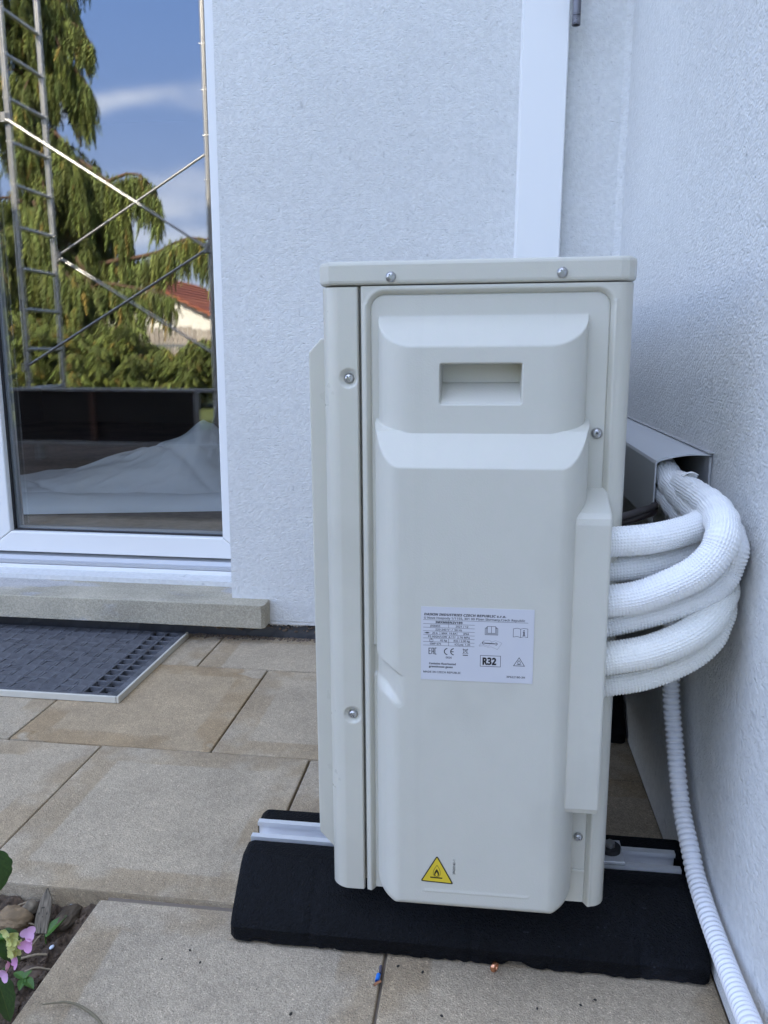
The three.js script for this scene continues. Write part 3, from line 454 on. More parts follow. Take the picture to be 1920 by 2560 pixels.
  // feet on the rails, with bolts and black washers on the wall side
  for (const z of blockZ) {
    const f = part(unit, 'foot', [rbox(-0.188, 0.192, -0.0035, 0.001, z + 0.86 - 0.024, z + 0.86 + 0.024, 0.0008), rbox(-0.162, 0.15, 0.001, 0.02, z + 0.86 - 0.022, z + 0.86 + 0.022, 0.001)], M.alu);
    for (const x of [-0.178, 0.176]) { const w = part(f, 'washer', new THREE.CylinderGeometry(0.0135, 0.0135, 0.006, 24), M.dark); w.position.set(x, 0.0042, z + 0.86); const b = part(f, 'bolt', new THREE.CylinderGeometry(0.0065, 0.0065, 0.006, 6), M.steel); b.position.set(x, 0.0103, z + 0.86); }
  }

  // rating label and flammability sticker: print on thin film
  const canvas = (w, h, draw) => { const c = document.createElement('canvas'); c.width = w; c.height = h; draw(c.getContext('2d'), w, h); const t = new THREE.CanvasTexture(c); t.colorSpace = THREE.SRGBColorSpace; t.magFilter = THREE.LinearFilter; return t; };
  const plate = (name, x0, x1, y0, y1, z, m, thick = 0.0004) => { const g = new THREE.BoxGeometry(x1 - x0, y1 - y0, thick); const o = part(unit, name, g, [M.film, M.film, M.film, M.film, m, M.film]); o.position.set((x0 + x1) / 2, (y0 + y1) / 2, z + thick / 2); return o; };
  M.film = mat(lin(0.7, 0.7, 0.72), 0.35);
  const label = canvas(1440, 1004, (c, W, H) => {
    c.fillStyle = '#cacacf'; c.fillRect(0, 0, W, H); c.fillStyle = c.strokeStyle = '#111118'; c.textBaseline = 'alphabetic'; c.textAlign = 'left';
    const T = (s, x, y, size, font = 'sans-serif', wgt = '', w) => { c.font = `${wgt} ${size}px ${font}`; if (w) { const m = c.measureText(s).width; c.save(); c.translate(x, y); c.scale(w / m, 1); c.fillText(s, 0, 0); c.lineWidth = 1.6; c.strokeText(s, 0, 0); c.restore(); } else { c.fillText(s, x, y); c.lineWidth = 1.6; c.strokeText(s, x, y); } };
    const L = (x0, y0, x1, y1, w = 3) => { c.lineWidth = w; c.beginPath(); c.moveTo(x0, y0); c.lineTo(x1, y1); c.stroke(); };
    c.save(); c.transform(1, 0, -0.2, 1, 22, 0); T('DAIKIN INDUSTRIES CZECH REPUBLIC s.r.o.', 38, 118, 44, 'sans-serif', 'bold', 1050); c.restore();
    T('U Nove Hospody 1/1155, 301 00 Plzen Skvrnany,Czech Republic', 36, 164, 40, 'sans-serif', '', 1290);
    L(28, 178, 1365, 178, 4);
    T('3MXM68N2V1B9', 185, 222, 42, 'sans-serif', 'bold', 350);
    const yy = [232, 281, 330, 379, 428, 477, 526]; yy.forEach(y => L(28, y, 690, y, 4));
    T('J058455', 120, 271, 36); T('2021 / 12', 445, 271, 36, 'sans-serif', '', 165); L(357, 232, 357, 281, 4);
    T('220-240 V~ /  50 Hz', 185, 320, 37, 'sans-serif', '', 345);
    T('20 A', 145, 369, 36); T('MAX  19.8A', 265, 369, 36, 'sans-serif', '', 190); T('IPX4', 545, 369, 36); L(245, 330, 245, 379, 4); L(465, 330, 465, 379, 4); c.beginPath(); c.ellipse(80, 356, 26, 9, 0, 0, 7); c.fill(); L(40, 356, 120, 356, 4);
    T('PS HIGH/LOW  4.17/  2.76 MPa', 90, 418, 36, 'sans-serif', '', 540);
    T('62 kg', 250, 467, 36); T('R32 / 2.00 kg', 420, 467, 36, 'sans-serif', '', 210); L(357, 428, 357, 526, 4); c.lineWidth = 4; c.strokeRect(112, 443, 44, 28); c.beginPath(); c.arc(134, 440, 8, 0, 7); c.stroke();
    T('GWP 675', 115, 516, 36); T('tCO', 435, 516, 36); T('2', 492, 524, 24); T('eq  1.35', 508, 516, 36);
    // EAC
    c.lineWidth = 9; const seg = a => { c.beginPath(); a.forEach(([x, y], i) => i ? c.lineTo(x, y) : c.moveTo(x, y)); c.stroke(); };
    seg([[130, 566], [104, 566], [104, 644], [130, 644]]); seg([[104, 604], [124, 604]]); seg([[142, 646], [142, 564], [166, 564], [166, 646]]); seg([[142, 608], [166, 608]]); seg([[202, 562], [182, 562], [182, 646], [202, 646]]);
    // CE
    c.lineWidth = 12; c.beginPath(); c.arc(346, 605, 42, -Math.PI * 0.52 - 0.0, Math.PI * 0.52, true); c.stroke(); c.beginPath(); c.arc(428, 605, 42, -Math.PI * 0.52, Math.PI * 0.52, true); c.stroke(); L(388, 605, 424, 605, 11);
    T('0026', 322, 700, 36);
    // crossed-out bin
    c.lineWidth = 5; c.strokeRect(552, 572, 44, 46); L(540, 570, 610, 570, 6); L(545, 556, 612, 626, 5); L(606, 556, 540, 626, 5); c.fillRect(542, 640, 66, 12);
    T('Contains fluorinated', 105, 790, 36, 'sans-serif', 'bold', 350); T('greenhouse gases', 105, 832, 36, 'sans-serif', 'bold', 310);
    T('MADE IN CZECH REPUBLIC', 30, 908, 36, 'sans-serif', '', 490); T('3P622180-3H', 1105, 934, 36, 'sans-serif', '', 240);
    // book, info, service book
    c.lineWidth = 5; for (const d of [0, 14, 28]) c.strokeRect(852 - d, 240 + d * 0.9, 104 + 2 * d, 92 - d * 0.1); c.fillStyle = '#cacacf'; c.fillRect(852, 240, 104, 92); c.fillStyle = '#111118'; c.strokeRect(852, 240, 104, 92); L(904, 244, 904, 330, 5);
    seg([[1180, 260], [1230, 250], [1272, 262], [1310, 250], [1362, 258], [1362, 372], [1312, 362], [1272, 376], [1230, 362], [1180, 372], [1180, 260]]); L(1272, 262, 1272, 376, 5); T('i', 1298, 350, 96, 'serif', 'bold');
    seg([[752, 500], [812, 430], [880, 428], [912, 452], [960, 430], [1040, 462], [984, 550], [900, 516], [866, 528], [806, 506], [752, 516], [752, 500], [820, 492], [868, 512], [912, 452]]); L(820, 470, 950, 474, 12); c.lineWidth = 8; c.beginPath(); c.arc(806, 468, 14, 0.6, 5.6); c.stroke(); c.beginPath(); c.arc(966, 476, 14, 3.7, 8.8); c.stroke();
    c.lineWidth = 6; c.strokeRect(768, 640, 258, 148); c.save(); c.translate(790, 764); c.scale(0.8, 1); T('R32', 0, 0, 132, 'sans-serif', 'bold'); c.lineWidth = 7; c.strokeText('R32', 0, 0); c.restore();
    c.lineWidth = 7; seg([[1262, 652], [1194, 764], [1332, 764], [1262, 652], [1256, 662]]); L(1232, 746, 1294, 746, 6); c.beginPath(); c.moveTo(1262, 690); c.quadraticCurveTo(1292, 722, 1270, 738); c.lineTo(1254, 738); c.quadraticCurveTo(1234, 716, 1262, 690); c.stroke();
  });
  const zc = 0.06 - 0.0042;
  tag(plate('rating_label', -0.0578, 0.0592, 0.2975, 0.3782, zc + 0.0001, mat(new THREE.Color(1, 1, 1), 0.3, { map: label })), 'silver rating label with printed data and symbols');
  const tri = canvas(768, 640, (c, W, H) => {
    c.clearRect(0, 0, W, H); c.fillStyle = '#14140f'; c.strokeStyle = '#14140f'; c.lineJoin = 'round';
    c.lineWidth = 44; c.fillStyle = '#d8bd34'; c.beginPath(); c.moveTo(330, 50); c.lineTo(40, 570); c.lineTo(622, 592); c.closePath(); c.stroke(); c.fill();
    c.lineWidth = 14; c.fillStyle = '#14140f'; c.save(); c.translate(330, 0); c.rotate(0.03);
    c.fillRect(-118, 480, 240, 30);
    c.setLineDash([12, 8]); c.beginPath(); c.moveTo(8, 220); c.quadraticCurveTo(90, 330, 74, 420); c.quadraticCurveTo(60, 462, 34, 474); c.stroke(); c.beginPath(); c.moveTo(8, 220); c.quadraticCurveTo(-70, 330, -60, 410); c.quadraticCurveTo(-50, 462, -26, 474); c.stroke(); c.setLineDash([]);
    c.beginPath(); c.moveTo(6, 300); c.quadraticCurveTo(66, 380, 52, 430); c.quadraticCurveTo(40, 468, 6, 472); c.quadraticCurveTo(-40, 466, -44, 420); c.quadraticCurveTo(-42, 370, 6, 300); c.fill();
    c.fillStyle = '#d8bd34'; c.beginPath(); c.moveTo(6, 372); c.quadraticCurveTo(36, 420, 26, 446); c.quadraticCurveTo(14, 464, 0, 462); c.quadraticCurveTo(-22, 450, -18, 424); c.quadraticCurveTo(-10, 396, 6, 372); c.fill(); c.restore();
    c.fillStyle = '#222226'; c.save(); c.translate(690, 400); c.rotate(-Math.PI / 2); c.font = 'bold 66px monospace'; const m = c.measureText('3P630140-1').width; c.scale(340 / m, 1); c.fillText('3P630140-1', 0, 0); c.restore();
  });
  const sticker = new THREE.PlaneGeometry(0.0432, 0.036); const so = part(unit, 'warning_sticker', sticker, mat(new THREE.Color(1, 1, 1), 0.35, { map: tri, transparent: true, alphaTest: 0.5 })); so.position.set(-0.0362, 0.0725, zc + 0.0004); tag(so, 'yellow triangle sticker with a black flame');
}

// ------------------------------------------------------------------ trunking, conduit, duct, pipes, hose
{
  const tr = thing('wall_trunking', 'white vertical cable trunking on the rear wall above the unit', 'trunking', [0, 0, 0]);
  part(tr, 'trunking_cover', prismY([[0.0545, WZ + 0.006], [0.0545, WZ + 0.042], [0.0565, WZ + 0.0445], [0.1485, WZ + 0.0445], [0.1505, WZ + 0.042], [0.1505, WZ + 0.006]], 0.3, 2.9), M.white);
  part(tr, 'trunking_base', prismY([[0.0515, WZ + 0.001], [0.0515, WZ + 0.0075], [0.1535, WZ + 0.0075], [0.1535, WZ + 0.001]], 0.3, 2.9), M.white);
  const pg = new THREE.LatheGeometry([[0.0066, 0.0], [0.0088, 0.0], [0.009, 0.001], [0.0088, 0.02], [0.0091, 0.021], [0.0088, 0.022], [0.0088, 0.8], [0.0066, 0.8], [0.0066, 0.0]].map(p => new THREE.Vector2(...p)), 32);
  const pC = texture(128, 256, (u, v) => { const k = 0.62 + 0.4 * (fbm(u, v, 5, 12, 5) - 0.5) - 0.2 * sstep(0.62, 0.7, fbm(u, v, 9, 4, 3)); return [k, k, k * 1.03]; }, true); pC.repeat.set(1, 4);
  const po = solo('conduit_pipe', pg, mat(lin(0.5, 0.5, 0.53), 0.5, { metalness: 0.4, map: pC }), 'grey galvanised pipe end hanging beside the white trunking', 'pipe'); po.position.set(0.1625, 1.397, -1.868);
  // horizontal grey duct on the side wall, open towards the camera
  const dz0 = -1.048, dz1 = -1.915, th = 0.0018;
  const duct = thing('pipe_duct', 'grey metal pipe duct on the side wall with its open end showing pipes', 'duct', [0, 0, 0]);
  const dm = mat(lin(0.56, 0.57, 0.59), 0.4), di = mat(lin(0.42, 0.42, 0.42), 0.55);
  const arc = (off) => { const a = []; for (let k = 0; k <= 14; k++) { const t = k / 14, x = lerp(0.2215, 0.2835, t); a.push([x, 0.5945 + 0.0075 * t + 0.0035 * Math.sin(Math.PI * t) - off]); } return a; };
  const outer = [[0.2150, 0.512], [0.2150, 0.589], [0.2165, 0.5925], ...arc(0)], inner = [...arc(th).reverse(), [0.218, 0.5905], [0.2168, 0.588], [0.2168, 0.512]];
  const dg = new THREE.ExtrudeGeometry(poly([...outer, ...inner]), { depth: dz0 - dz1, bevelEnabled: false }); part(duct, 'duct_cover', metricUV(dg.translate(0, 0, dz1)), dm);
  part(duct, 'duct_back', [box(0.2812, 0.2838, 0.512, 0.5985, dz1, dz0 - 0.002), box(0.2775, 0.2902, 0.6035, 0.6049, dz1, dz0 + 0.004), box(0.219, 0.2805, 0.5125, 0.5141, dz1, dz0 - 0.12)], di);

  // knobbed white insulation on six refrigerant pipes
  const ins = [new THREE.MeshPhysicalMaterial({ color: lin(0.86, 0.86, 0.85), roughness: 0.55, side: THREE.DoubleSide }), new THREE.MeshPhysicalMaterial({ color: lin(0.82, 0.81, 0.76), roughness: 0.6, side: THREE.DoubleSide })];
  const P = {
    p1u: [[.1231, .5295, -.85], [.1338, .5302, -.852], [.1792, .5343, -.858], [.2235, .54, -.885], [.244, .5431, -.92], [.2436, .5502, -.98], [.2375, .5613, -1.04], [.2364, .577, -1.1], [.246, .575, -1.25]],
    p1l: [[.128, .4937, -.872], [.1387, .495, -.872], [.1852, .5017, -.878], [.232, .5131, -.905], [.248, .5184, -.95], [.2411, .5321, -1.0], [.2345, .5466, -1.06], [.2387, .5518, -1.25]],
    p2u: [[.124, .4667, -.842], [.1337, .4679, -.842], [.1649, .4747, -.84], [.193, .4875, -.838], [.2205, .5044, -.837], [.2378, .5248, -.838], [.2471, .5468, -.85], [.2505, .559, -.9], [.247, .5625, -.985], [.2445, .5625, -1.06], [.248, .556, -1.25]],
    p2l: [[.1287, .4349, -.865], [.1387, .4362, -.865], [.2007, .4559, -.864], [.2374, .4731, -.866], [.2596, .4948, -.872], [.2665, .5256, -.878], [.267, .5355, -.92], [.2655, .5386, -1.0], [.26, .538, -1.08], [.262, .535, -1.25]],
    p3u: [[.1275, .4018, -.842], [.1358, .4031, -.842], [.184, .4155, -.842], [.2288, .4375, -.85], [.2557, .4613, -.875], [.266, .4811, -.905], [.2665, .4977, -.96], [.26, .516, -1.03], [.255, .53, -1.1], [.25, .53, -1.25]],
    p3l: [[.132, .3671, -.862], [.139, .3684, -.862], [.1826, .3793, -.862], [.2278, .402, -.866], [.2538, .4283, -.875], [.2655, .464, -.895], [.266, .4803, -.94], [.264, .5, -1.0], [.262, .52, -1.1], [.262, .525, -1.25]],
  };
  const lab = { p1u: 'uppermost white knobbed insulated pipe, bending sharply up into the grey duct', p1l: 'second white insulated pipe from the top, tucked under the uppermost one', p2u: 'third white insulated pipe from the top, sweeping in a wide curve over the others', p2l: 'fourth white insulated pipe from the top, curving against the side wall', p3u: 'fifth white insulated pipe from the top, just above the lowest one', p3l: 'lowest white insulated pipe leaving the unit' };
  const rad = { p1u: 0.0158, p1l: 0.0142, p2u: 0.0172, p2l: 0.0158, p3u: 0.0172, p3l: 0.0155 };
  Object.keys(P).forEach((k, n) => {
    const pit = 0.0034, R = rad[k], m = Math.round(2 * Math.PI * R / pit), c = new THREE.CatmullRomCurve3(P[k].map(p => new THREE.Vector3(...p))), L = c.getLength(), nL = Math.round(L / pit * 4), nR = m * 4;
    const g = sweep(P[k], nL, nR, (s, a) => {
      const q = 0.5 + 0.5 * Math.cos(2 * Math.PI * s / pit), w = 0.5 + 0.5 * Math.cos(2 * Math.PI * a * m), far = sstep(0.26, 0.34, s);
      const dot = lerp(Math.pow(q, 0.6) * Math.pow(w, 0.6), 0.35 + 0.65 * w, far * 0.6);
      const wr = 0.0011 * (fbm(s * 0.9 + 2, a, 8, 60 + n, 3) - 0.5) + 0.0006 * Math.sin(s * 210 + n) * sstep(0.1, 0.2, s), seam = Math.exp(-Math.pow((s - (k === 'p1u' ? 0.215 : k === 'p2u' ? 0.265 : 9)) / 0.0022, 2)) * 0.0012;
      return R - 0.0008 + 0.0015 * dot + wr * 1.6 - seam;
    });
    solo('insulated_pipe', g, ins[n > 3 ? 1 : 0], lab[k], 'pipe', 'white insulated refrigerant pipes');
  });
  // torn flap of the insulation jacket
  const flap = grid(8, 8, (i, j) => { const a = i / 8, t = j / 8; return [0.2385 + 0.018 * a, 0.579 + 0.006 * Math.sin(a * 2.6) - 0.008 * t * a + 0.002 * Math.sin(t * 9), -1.005 - 0.018 * t + 0.006 * a]; });
  solo('jacket_flap', flap, ins[0], 'torn flap of white jacket at the duct mouth', 'insulation scrap');
  // dark cables between the unit and the duct
  const cm = mat(lin(0.03, 0.02, 0.022), 0.45);
  [[[.1268, .546, -.872], [.15, .5465, -.9], [.19, .54, -.985], [.222, .535, -1.07], [.235, .54, -1.25]], [[.1275, .5375, -.878], [.15, .538, -.91], [.19, .532, -.99], [.222, .528, -1.07], [.232, .53, -1.25]]].forEach((p, i) => solo('power_cable', sweep(p, 40, 10, () => 0.0046), cm, i ? 'dark cable lying lower, behind the uppermost white pipe' : 'dark cable seen above the uppermost white pipe', 'cable', 'cables from the unit to the duct'));
  // corrugated drain hose
  const hp = [[.258, .56, -1.25], [.2575, .545, -1.16], [.2565, .5, -1.105], [.2555, .43, -1.095], [.257, .36, -1.08], [.2585, .3, -1.066], [.2595, .262, -1.056], [.262, .2259, -1.04], [.2632, .185, -1.013], [.265, .148, -.983], [.267, .1222, -.942], [.2685, .1035, -.9114], [.269, .0942, -.864], [.269, .091, -.8166], [.268, .0925, -.769], [.266, .098, -.719], [.2635, .104, -.68], [.26, .1, -.62], [.255, .07, -.55], [.25, .03, -.49], [.247, .0135, -.42], [.246, .0135, -.3]];
  const Lh = new THREE.CatmullRomCurve3(hp.map(p => new THREE.Vector3(...p))).getLength();
  solo('drain_hose', sweep(hp, Math.round(Lh / 0.0074 * 10), 24, s => { const f = (s / 0.0074) % 1; return 0.0098 + 0.0019 * Math.pow(Math.max(0, Math.cos((f - 0.5) * Math.PI * 1.15)), 0.55) * (Math.abs(f - 0.5) < 0.3 ? 1 : 0.25); }), mat(lin(0.8, 0.8, 0.82), 0.35), 'white corrugated drain hose running down the wall to the lower picture edge', 'hose');
  // small leavings on the slabs
  const nut = solo('copper_ring', new THREE.TorusGeometry(0.0048, 0.0018, 10, 24).scale(1, 1, 1.6), mat(lin(0.72, 0.34, 0.2), 0.25, { metalness: 1 }), 'small copper ring on the slab in front of the rubber block', 'copper ring'); nut.position.set(0.0285, 0.0066, -0.848); nut.rotation.set(0.1, 1.0, 0.1);
  const wire = thing('wire_end', 'cut wire end with blue sleeve and bare copper lying on the slab joint', 'wire', [-0.1075, 0.0022, -0.815]);
  part(wire, 'blue_sleeve', sweep([[0.0, 0.0012, -0.006], [-0.0004, 0.0014, 0.0045]], 6, 10, () => 0.0026), mat(lin(0.03, 0.2, 0.7), 0.45)); part(wire, 'copper_strand', sweep([[-0.003, 0.001, 0.0105], [0.0, 0.0014, 0.007], [0.0036, 0.001, 0.0035]], 8, 8, () => 0.0016), mat(lin(0.62, 0.3, 0.17), 0.4, { metalness: 0.7 })); part(wire, 'grey_sleeve', sweep([[0.0008, 0.001, -0.02], [0.0016, 0.001, -0.008]], 6, 8, () => 0.0019), mat(lin(0.1, 0.09, 0.12), 0.6));
  const r = rng(90), cr = []; for (let i = 0; i < 26; i++) { const s = 0.0007 + r() * 0.0012; cr.push(new THREE.IcosahedronGeometry(s, 0).scale(1.6, 0.8, 1).rotateY(r() * 6).translate(-0.44 + r() * 0.7, s * 0.6 + 0.0012, -0.84 + r() * 0.16)); }
  solo('grit', cr, mat(lin(0.03, 0.025, 0.02), 0.9), 'scattered dark grit specks on the front slabs', 'grit', null, 'stuff');
}
// tarpaulin heaped on the floor inside the door
{
  const top = [[-2.3, 0.17], [-1.994, 0.19], [-1.83, 0.205], [-1.69, 0.255], [-1.46, 0.312], [-1.32, 0.365], [-1.245, 0.405], [-1.2, 0.395], [-1.1, 0.29], [-1.0, 0.2], [-0.9, 0.15]];
  const sil = x => { for (let k = 0; k < top.length - 1; k++) if (x <= top[k + 1][0]) return lerp(top[k][1], top[k + 1][1], clamp((x - top[k][0]) / (top[k + 1][0] - top[k][0]))); return 0.15; };
  const g = grid(160, 120, (i, j) => {
    const x = -2.3 + 1.42 * i / 160, t = j / 120, zf = lerp(-2.74, -2.98, clamp((x + 2.0) / 1.0)), z = lerp(zf, -3.75, t), edge = clamp(Math.min((-0.88 - x) / 0.07, 1));
    const H = (sil(x) - 0.12) * edge, up = sstep(0, 0.55, t) * (1 - sstep(0.62, 1, t));
    const fold = 0.028 * Math.sin(9 * (t + 0.16 * x) + 2 * x) * sstep(0.02, 0.2, t) + 0.03 * (1 - Math.abs(((x * 2.1 + t * 2.6 + 8) % 1) * 2 - 1)) * sstep(0, 0.3, t) * (1 - t);
    const roll = 0.055 * Math.sqrt(Math.max(0, Math.sin(Math.PI * clamp(t / 0.22)))) * edge;
    const y = 0.121 + Math.max(roll, H * up) + fold * 0.55 * edge * (up * 0.8 + 0.15) + (0.028 * (0.5 - Math.abs(fbm(x * 0.3 + 2 + t * 0.35, t * 0.3 + 2 - x * 0.12, 10, 17, 2) - 0.5) * 2.6) + 0.02 * (0.4 - Math.abs(fbm(x * 0.5 + 4 - t * 0.4, t * 0.5 + 3 + x * 0.2, 14, 27, 2) - 0.5) * 2)) * edge * (0.25 + 0.75 * up) * sstep(0, 0.06, t) - 0.02 * Math.pow(1 - Math.min(1, Math.abs(fbm(x * 0.22 + 1.3 + t * 0.1, t * 0.22 + 5 + x * 0.2, 9, 37, 2) - 0.5) * 9), 2) * edge * up;
    return [x, Math.max(0.121, y), z, x, t];
  });
  solo('tarpaulin', g, mat(lin(0.78, 0.84, 0.86), 0.6), 'crumpled pale sheet heaped on the floor behind the door glass', 'tarpaulin');
}
console.log('objects done');
// ------------------------------------------------------------------ the garden behind the camera, seen mirrored in the door glass
{
  // aluminium scaffold tower
  const sc = thing('scaffold_tower', 'aluminium scaffold tower with ladder frames and cross braces, mirrored in the door', 'scaffold', [-3.245, -0.11, 2.94]);
  const al = mat(lin(0.62, 0.6, 0.57), 0.34, { metalness: 0.75 }), al2 = mat(lin(0.5, 0.49, 0.48), 0.42, { metalness: 0.7 });
  const cx = -3.245, cz = 2.94, gy = 0.11, xs = [-4.118, -2.372], zs = [2.64, 3.24];
  const loc = (x, y, z) => [x - cx, y + gy, z - cz];
  for (const x of xs) {
    for (const z of zs) {
      const st = part(sc, 'standard', rod(loc(x, -0.1, z), loc(x, 4.9, z), 0.0225, 14), al);
      for (const y of [2.02, 4.0]) part(st, 'collar', rod(loc(x, y - 0.03, z), loc(x, y + 0.03, z), 0.0265, 14), al2);
    }
    for (let k = 0; k < 13; k++) { const y = 0.405 + 0.349 * k; part(sc, 'rung', rod(loc(x, y, zs[0] + 0.018), loc(x, y, zs[1] - 0.018), 0.0175, 10), al2); }
    for (const z of zs) for (let k = 0; k < 13; k++) part(sc, 'rung_socket', rod(loc(x - 0.0245, 0.405 + 0.349 * k, z), loc(x + 0.0245, 0.405 + 0.349 * k, z), 0.016, 8), k % 2 ? al2 : al);
  }
  const br = (a, b) => { const o = part(sc, 'brace', rod(loc(...a), loc(...b), 0.0115, 10), al); for (const p of [a, b]) part(o, 'clamp', rod(loc(p[0], p[1] - 0.04, p[2]), loc(p[0], p[1] + 0.04, p[2]), 0.03, 8), al2); };
  br([-4.14, 2.684, 2.61], [-2.39, 1.6, 2.61]); br([-4.12, 0.596, 2.61], [-2.38, 1.6, 2.61]); br([-4.1, 1.63, 3.27], [-2.39, 2.63, 3.27]); br([-4.1, 1.62, 3.27], [-2.39, 0.6, 3.27]);
  

  // scaffold platform stood on its long edge
  const pf = thing('scaffold_platform', 'dark plywood scaffold platform with aluminium edges, stood on edge, mirrored in the door', 'platform', [-2.7, -0.11, 1.3]);
  const ply = texture(256, 256, (u, v) => { const k = 0.2 + 0.16 * fbm(u, v, 8, 3, 5) + 0.05 * vnoise(u * 90, v * 4, 90, 4, 8) + (vnoise(u * 120, v * 120, 120, 120, 2) > 0.97 ? 0.1 : 0); return [k * 1.1, k * 0.82, k * 0.78]; }, true);
  const pl = (x0, x1, y0, y1, z0, z1) => rbox(x0 + 2.7, x1 + 2.7, y0 + 0.11, y1 + 0.11, z0 - 1.3, z1 - 1.3, 0.004);
  part(pf, 'plywood_sheet', pl(-3.44, -2.06, 0.085, 0.45, 1.295, 1.307), mat(lin(0.14, 0.11, 0.11), 0.7, { map: ply }));
  part(pf, 'top_rail', pl(-3.46, -1.72, 0.45, 0.474, 1.27, 1.33), al2); part(pf, 'bottom_rail', pl(-3.46, -1.72, 0.058, 0.085, 1.27, 1.33), al2);
  for (const x of [-2.86, -2.07, -1.76]) part(pf, 'cross_member', pl(x, x + 0.04, 0.0855, 0.4495, 1.275, 1.294), x < -2.5 ? mat(lin(0.13, 0.06, 0.04), 0.8) : al2);
  for (const x of [-3.3, -1.9]) part(pf, 'claw', pl(x, x + 0.05, -0.1, 0.0575, 1.272, 1.328), al2);

  // little folding trestle
  const ts = thing('trestle', 'small pale folding trestle beside the scaffold platform, mirrored in the door', 'trestle', [-2.0, -0.11, 1.75]);
  for (const [a, b] of [[[-0.1, 0, 0.1], [-0.03, 0.62, 0]], [[0.2, 0, 0.1], [0.13, 0.62, 0]], [[-0.1, 0, -0.12], [-0.03, 0.6, -0.01]], [[0.2, 0, -0.12], [0.13, 0.6, -0.01]]]) part(ts, 'leg', rod(a, b, 0.014, 8), al);
  part(ts, 'top_bar', rbox(-0.06, 0.17, 0.61, 0.64, -0.03, 0.03, 0.004), mat(lin(0.7, 0.68, 0.62), 0.6)); for (const y of [0.2, 0.42]) part(ts, 'rung', rod([-0.08, y, 0.06], [0.18, y, 0.06], 0.011, 8), al);

  // foliage spray: a hanging frond of narrow blades
  const blades = (seed, n, len, fall) => {
    const r = rng(seed), P = [], I = [];
    for (let k = 0; k < n; k++) {
      const t = (k + r() * 0.8) / n, a = r() * 6.283, bl = len * (0.1 + 0.26 * (1 - t)) * (0.6 + 0.7 * r()), bw = 0.005 + 0.005 * r(), y0 = -t * len * fall, z0 = t * len * (1 - fall) * 1.2;
      const out = 0.25 + 0.5 * r(), dx = Math.cos(a) * out, dz = Math.sin(a) * out + (1 - fall) * 0.8, dy = -fall * 0.9 - 0.1 * r() + (1 - fall) * 0.2, l = Math.hypot(dx, dy, dz), b = P.length / 3;
      const ox = Math.cos(a + 1.57) * bw, oz = Math.sin(a + 1.57) * bw, tip = [dx / l * bl, y0 + dy / l * bl, z0 + dz / l * bl];
      P.push(-ox * 0.5, y0, z0 - oz * 0.5, tip[0] * 0.45 - ox, lerp(y0, tip[1], 0.4), lerp(z0, tip[2], 0.4) - oz, tip[0] * 0.45 + ox, lerp(y0, tip[1], 0.5), lerp(z0, tip[2], 0.5) + oz, ...tip); I.push(b, b + 1, b + 2, b + 1, b + 3, b + 2);
    }
    const g = new THREE.BufferGeometry(); g.setAttribute('position', new THREE.Float32BufferAttribute(P, 3)); g.setIndex(I); g.computeVertexNormals(); return g;
  };
  const needle = new THREE.MeshPhysicalMaterial({ color: lin(1, 1, 1), roughness: 0.75, side: THREE.DoubleSide });
  const bark = mat(lin(0.13, 0.075, 0.05), 0.95);
  const m4 = new THREE.Matrix4(), q4 = new THREE.Quaternion(), v4 = new THREE.Vector3(), s4 = new THREE.Vector3(), e4 = new THREE.Euler();
  // branches: list of point chains relative to the tree's foot; sprays hang from them
  function conifer(name, label, x, z, trunkPts, chains, opt) {
    const r = rng(opt.seed), t = thing(name, label, 'tree', [x, -0.11, z], opt.group);
    part(t, 'trunk', sweep(trunkPts, 40, 12, (s, a, L) => opt.tr * (1 - 0.85 * s / L) * (1 + 0.12 * Math.sin(a * 37 + s * 3))), bark);
    part(t, 'branches', chains.map(c => sweep(c.pts, 12, 6, (s, a, L) => Math.max(0.006, c.r * (1 - 0.9 * s / L)))), bark);
    const list = [];
    for (const c of chains) {
      const cv = new THREE.CatmullRomCurve3(c.pts.map(p => new THREE.Vector3(...p))), L = cv.getLength(), n = Math.round(L * opt.dens * (c.d ?? 1));
      for (let k = 0; k < n; k++) {
        const u = Math.pow(r(), 0.75), p = cv.getPoint(u), w = (0.12 + 0.3 * (1 - u)) * (c.w ?? 1), hang = r() * r() * (c.hang ?? 0.5);
        list.push([p.x + (r() - 0.5) * w * 1.2, p.y + (r() - 0.35) * w * 0.5 - hang, p.z + (r() - 0.5) * w * 1.2, r() * 6.28, opt.size * (0.6 + 0.7 * r()) * (1 - 0.25 * u)]);
      }
    }
    const im = new THREE.InstancedMesh(blades(opt.seed, 64, 0.5, opt.fall), needle, list.length), col = new THREE.Color();
    im.name = 'crown'; im.castShadow = im.receiveShadow = true; im.userData.kind = 'stuff';
    list.forEach(([X, Y, Z, a, s], k) => { e4.set((r() - 0.5) * 0.6, a, (r() - 0.5) * 0.6); m4.compose(v4.set(X, Y, Z), q4.setFromEuler(e4), s4.set(s, s * (0.9 + 0.3 * r()), s)); im.setMatrixAt(k, m4); const b = 0.45 + 1.1 * r(), y = r(); col.setRGB((0.14 + 0.06 * y + (y > 0.95 ? 0.12 : 0)) * b, (0.19 + 0.03 * y) * b, (0.042 + 0.015 * r()) * b); im.setColorAt(k, col); });
    t.add(im); return t;
  }
  const r = rng(404);
  // weeping conifer: arms rise a little and then fall
  const arms = [];
  const arm = (y0, ang, len, drop, rr = 0.03, o = {}) => { const c = Math.cos(ang), s = Math.sin(ang); arms.push({ pts: [[0.02 * c, y0, 0.02 * s], [c * len * 0.4, y0 + 0.12 * len, s * len * 0.4], [c * len * 0.78, y0 - drop * 0.35, s * len * 0.78], [c * len, y0 - drop, s * len]], r: rr, ...o }); };
